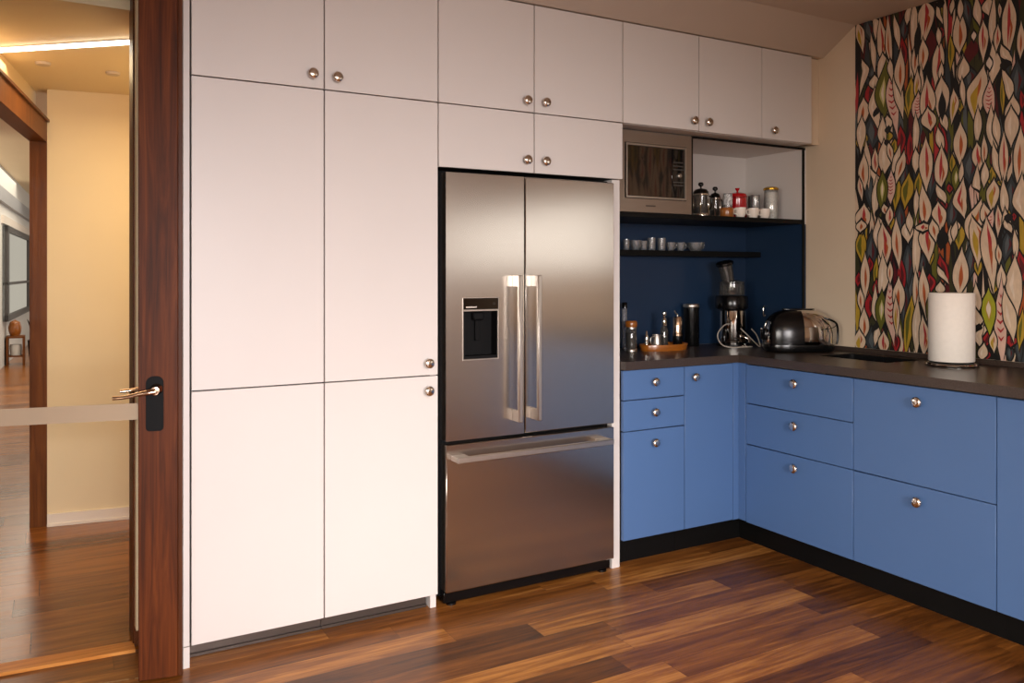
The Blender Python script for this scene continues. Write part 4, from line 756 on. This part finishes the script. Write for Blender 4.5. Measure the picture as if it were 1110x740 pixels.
part('filling', L([(0, .022), (.0262, .022), (.0272, .1), (0, .1)], x, y, ZW, 20), 'panelgrey', t)
part('collar', L([(0, .1205), (.029, .1205), (.029, .13), (0, .13)], x, y, ZW), 'steelbar', t)
part('lid', L([(0, .1305), (.03, .1305), (.032, .136), (.032, .155), (.028, .162), (0, .164)], x, y, ZW), 'amber', t, 'amber wooden lid')
x, y = 2.66, 3.51
t = thing('slim_bottle', 'tall slim clear bottle with a black cap behind the amber lidded jar', 'bottle', (x, y, ZW))
part('body', L([(0, 0), (.013, 0), (.0135, .003), (.0135, .22), (0, .221)], x, y, ZW), 'glassware', t)
part('cap', L([(0, .2215), (.0145, .2215), (.0145, .25), (.012, .253), (0, .253)], x, y, ZW), 'plastic', t)

# ------------------------------------------------------------------ things in the white box shelf
ZS = 1.6565
def press(x, y, r, h, label, group=None):
    t = thing('french_press', label, 'french press', (x, y, ZS))
    part('base', L([(0, 0), (r*1.12, 0), (r*1.14, .004), (r*1.1, .018), (r*.98, .02), (0, .02)], x, y, ZS), 'chrome', t)
    part('beaker', L([(0, .0205), (r*.92, .0205), (r*.97, .026), (r*.97, h), (r*.9, h), (0, h)], x, y, ZS), 'smoked', t)
    part('filling', L([(0, .022), (r*.88, .022), (r*.88, .05), (0, .05)], x, y, ZS, 20), 'coffee', t)
    part('plunger_rod', L([(0, .051), (.0025, .051), (.0025, h-.001), (0, h-.001)], x, y, ZS, 10), 'chrome', t)
    bm = nb()
    for k in range(4):
        a = PI/4+k*PI/2; px, py = x+math.cos(a)*r*1.02, y+math.sin(a)*r*1.02
        box(bm, px-.003, px+.003, py-.003, py+.003, .018+ZS, ZS+h, .001, 1)
    lathe(bm, [(r*.99, h-.008), (r*1.05, h-.008), (r*1.05, h), (r*.99, h)], (x, y, ZS), seg=28)
    part('cage', bm, 'chrome', t)
    part('lid', L([(0, h+.0005), (r*1.06, h+.0005), (r*1.06, h+.01), (r*.8, h+.022), (r*.3, h+.028), (0, h+.028)], x, y, ZS), 'plastic', t)
    part('knob', L([(0, h+.0285), (.004, h+.0285), (.004, h+.038), (.013, h+.044), (.0145, h+.052), (.01, h+.06), (0, h+.062)], x, y, ZS), 'plastic', t)
    bm = tube(nb(), smoothpath([(x+r*1.03, y-.01, ZS+h-.012), (x+r*1.5, y-.012, ZS+h-.014), (x+r*1.62, y-.013, ZS+h*.55), (x+r*1.05, y-.01, ZS+.03)], 6), .0045, 8)
    part('handle', bm, 'plastic', t)
press(2.985, 3.28, .038, .122, 'larger glass and steel french press with black lid, nearest the microwave')
press(3.16, 3.36, .026, .115, 'smaller french press behind the jars, left of the red canister')
x, y = 3.172, 3.275
t = thing('spice_jar', 'clear jar with a speckled grey sticker, left of the red canister', 'jar', (x, y, ZS))
part('body', L([(0, 0), (.022, 0), (.023, .003), (.023, .132), (0, .133)], x, y, ZS), 'glassware', t)
part('sticker', L([(.0233, .07), (.0237, .07), (.0237, .128), (.0233, .128), (.0233, .07)], x, y, ZS), 'pattern', t)
x, y = 3.105, 3.215
t = thing('amber_bowl', 'squat amber glass pot in front of the speckled jar', 'pot', (x, y, ZS))
part('body', L([(0, 0), (.034, 0), (.036, .004), (.036, .042), (.034, .048), (.031, .048), (.031, .01), (0, .01)], x, y, ZS), 'amber', t)
x, y = 3.305, 3.34
t = thing('red_canister', 'red lidded canister with a small knob behind the white cups', 'canister', (x, y, ZS))
part('body', L([(0, 0), (.048, 0), (.051, .004), (.051, .118), (.0, .12)], x, y, ZS, 36), 'red', t)
part('lid', L([(0, .1205), (.053, .1205), (.053, .13), (.046, .142), (.02, .15), (0, .151)], x, y, ZS, 36), 'red', t)
part('knob', L([(0, .1515), (.004, .1515), (.005, .158), (.011, .166), (.013, .174), (.008, .17), (0, .168)], x, y, ZS), 'red', t)
CUPL = ['white cup directly right of the amber pot', 'middle one of the three white cups', 'white cup nearest the tall clear jar']
for k, x in enumerate((3.188, 3.28, 3.366)):
    y = 3.2
    t = thing('espresso_cup', CUPL[k], 'cup', (x, y, ZS), 'white cups on the box shelf')
    part('bowl', L([(0, 0), (.02, 0), (.022, .004), (.0275, .02), (.03, .052), (.028, .052), (.0255, .02), (.019, .007), (0, .006)], x, y, ZS), 'porcelain', t)
    part('handle', tube(nb(), smoothpath([(x-.028, y, ZS+.042), (x-.044, y, ZS+.042), (x-.045, y, ZS+.022), (x-.026, y, ZS+.016)], 5), .0035, 8), 'porcelain', t)
for k, (x, y, h) in enumerate(((3.42, 3.32, .135), (3.5, 3.42, .142))):
    t = thing('handled_mug', ('grey glass mug behind the white cups, right of the red canister', 'darker glass mug half behind the tall clear jar')[k], 'mug', (x, y, ZS))
    part('body', L([(0, 0), (.023, 0), (.025, .004), (.025, h), (.023, h), (.022, .008), (0, .008)], x, y, ZS), 'glassware' if k == 0 else 'smoked', t)
    part('rim', L([(.0228, h+.0002), (.0255, h+.0002), (.0255, h+.004), (.0228, h+.004), (.0228, h+.0002)], x, y, ZS), 'panelgrey', t)
    part('handle', tube(nb(), smoothpath([(x-.0235, y, ZS+h-.01), (x-.026, y-.016, ZS+h-.006), (x-.012, y-.034, ZS+h*.7), (x-.006, y-.0255, ZS+.03)], 5), .003, 8), 'glassware', t)
x, y = 3.5, 3.28
t = thing('glass_jar', 'tall clear jar of white grains with a gold lid at the right end', 'jar', (x, y, ZS))
part('body', L([(0, 0), (.037, 0), (.039, .004), (.039, .16), (.036, .166), (0, .166)], x, y, ZS, 32), 'glassware', t)
part('filling', L([(0, .004), (.0362, .004), (.0362, .152), (0, .155)], x, y, ZS, 24), 'seeds', t)
part('lid', L([(0, .1665), (.041, .1665), (.042, .17), (.041, .178), (.03, .184), (.0, .186)], x, y, ZS, 32), 'gold', t)

# glasses on the thin ledge
ZG = 1.4855
GL = [(2.68, .018, .056, 'small tumbler at the left end of the black ledge', 't'), (2.742, .033, .052, 'wide glass cup second from the left on the black ledge', 'c'), (2.797, .02, .05, 'low tumbler between the wide cup and the taller pair', 't'),
      (2.85, .0225, .068, 'left one of the two tallest tumblers on the black ledge', 't'), (2.92, .023, .068, 'right one of the two tallest tumblers on the black ledge', 't'),
      (2.985, .026, .046, 'low glass cup right of the tallest tumblers', 'c'), (3.055, .027, .046, 'low glass cup left of the wide bowl on the black ledge', 'c'), (3.165, .05, .048, 'wide shallow glass bowl at the right end of the black ledge', 'b')]
for x, r, h, lb, k in GL:
    y = 3.52
    nm = {'t': 'tumbler', 'c': 'glass_cup', 'b': 'glass_bowl'}[k]
    t = thing(nm, lb, {'t': 'glass', 'c': 'cup', 'b': 'bowl'}[k], (x, y, ZG), 'glassware on the black ledge')
    if k == 't': pr = [(0, 0), (r*.82, 0), (r*.86, .002), (r, h), (r*.9, h), (r*.76, .008), (0, .008)]
    else: pr = [(0, 0), (r*.55, 0), (r*.6, .003), (r*.85, h*.4), (r, h), (r*.93, h), (r*.78, h*.42), (r*.5, .007), (0, .006)]
    part('body', L(pr, x, y, ZG), 'glassware', t)
    if k != 't':
        part('handle', tube(nb(), smoothpath([(x+r*.93, y, ZG+h*.8), (x+r*1.0+.012, y, ZG+h*.85), (x+r+.01, y, ZG+h*.4), (x+r*.82, y, ZG+h*.3)], 5), .0028, 8), 'glassware', t)

# ------------------------------------------------------------------ light
def area(name, loc, rot, sx, sy, watt, col, spread=180):
    l = bpy.data.lights.new(name, 'AREA'); l.shape = 'RECTANGLE'; l.size = sx; l.size_y = sy; l.energy = watt; l.color = col; l.spread = math.radians(spread)
    o = bpy.data.objects.new(name, l); C.objects.link(o); o.location = loc; o.rotation_euler = rot; return o
def aim(o, d): o.rotation_euler = Vector(d).to_track_quat('-Z', 'Y').to_euler()
o = area('rear_fill', ((RX0+RX1)/2, -2.62, (RZ0+RZ1)/2), (0, 0, 0), RX1-RX0-.1, RZ1-RZ0-.1, 48, (1, .935, .95), 58); aim(o, (.85, 5.65, -1.45))  # added frontal fill for the back run, set in the made-up rear window
for k, (x, y, wt_) in enumerate(((1.3, .5, 5), (2.2, .4, 5), (.9, -.9, 5), (2.2, -.9, 5))):
    o = area('ceiling_downlight', (x, y, 2.63), (0, 0, 0), .25, .25, wt_, (1, .74, .5), 125)
o = area('daylight_window', (XW+.02, (WY0+WY1)/2, (WZ0+WZ1)/2), (0, 0, 0), WY1-WY0-.1, WZ1-WZ0-.1, 7, (1, .94, .88), 180); aim(o, (-1, 0, -.0001))
o = area('left_fill', (-1.68, (LY0+LY1)/2, (LZ0+LZ1)/2), (0, 0, 0), LY1-LY0-.1, LZ1-LZ0-.1, 37, (1, .94, .88), 68); aim(o, (1, .52, -.42))  # added fill that brightens the right wall and the blue units
pl = bpy.data.lights.new('ceiling_fill', 'POINT'); pl.energy = 9; pl.color = (1, .74, .52); pl.shadow_soft_size = .12  # added point fill to lift the ceiling, no fixture hangs here
po = bpy.data.objects.new('ceiling_fill', pl); C.objects.link(po); po.location = (1.6, .3, 1.95)
pl = bpy.data.lights.new('hall_fill', 'POINT'); pl.energy = 3.2; pl.color = (1, .76, .48); pl.shadow_soft_size = .1  # added fill hidden behind the tall cabinets, brightens the hall ceiling
po = bpy.data.objects.new('hall_fill', pl); C.objects.link(po); po.location = (.56, 4.25, 1.5)
area('hall_light', (.3, 4.2, 2.32), (0, 0, 0), 1.2, .5, 15, (1, .74, .44), 170)
area('far_room_light', (.4, 12, 2.86), (0, 0, 0), 2.5, 8, 190, (1, .9, .76), 180)
wd = bpy.data.worlds.new('World'); bpy.context.scene.world = wd; wd.use_nodes = True
bg = wd.node_tree.nodes['Background']; bg.inputs[0].default_value = (1, .97, .93, 1); bg.inputs[1].default_value = .95

# ------------------------------------------------------------------ camera
cam = bpy.data.cameras.new('Camera'); co = bpy.data.objects.new('Camera', cam); C.objects.link(co)
co.location = (0, 0, 1.36); co.rotation_euler = (PI/2, 0, math.radians(-29.35))
cam.sensor_width = 36; cam.lens = 890/1110*36; cam.shift_y = (296.3-370)/1110; cam.clip_start = .02; cam.clip_end = 60
S = bpy.context.scene; S.camera = co
S.view_settings.view_transform = 'Standard'; S.view_settings.look = 'None'; S.view_settings.exposure = 0; S.view_settings.gamma = 1; S.view_settings.use_curve_mapping = False
S.cycles.max_bounces = 10; S.cycles.transparent_max_bounces = 24; S.cycles.diffuse_bounces = 5; S.cycles.glossy_bounces = 5
S.cycles.use_denoising = True; S.cycles.sample_clamp_indirect = 6; S.cycles.caustics_reflective = False; S.cycles.caustics_refractive = False
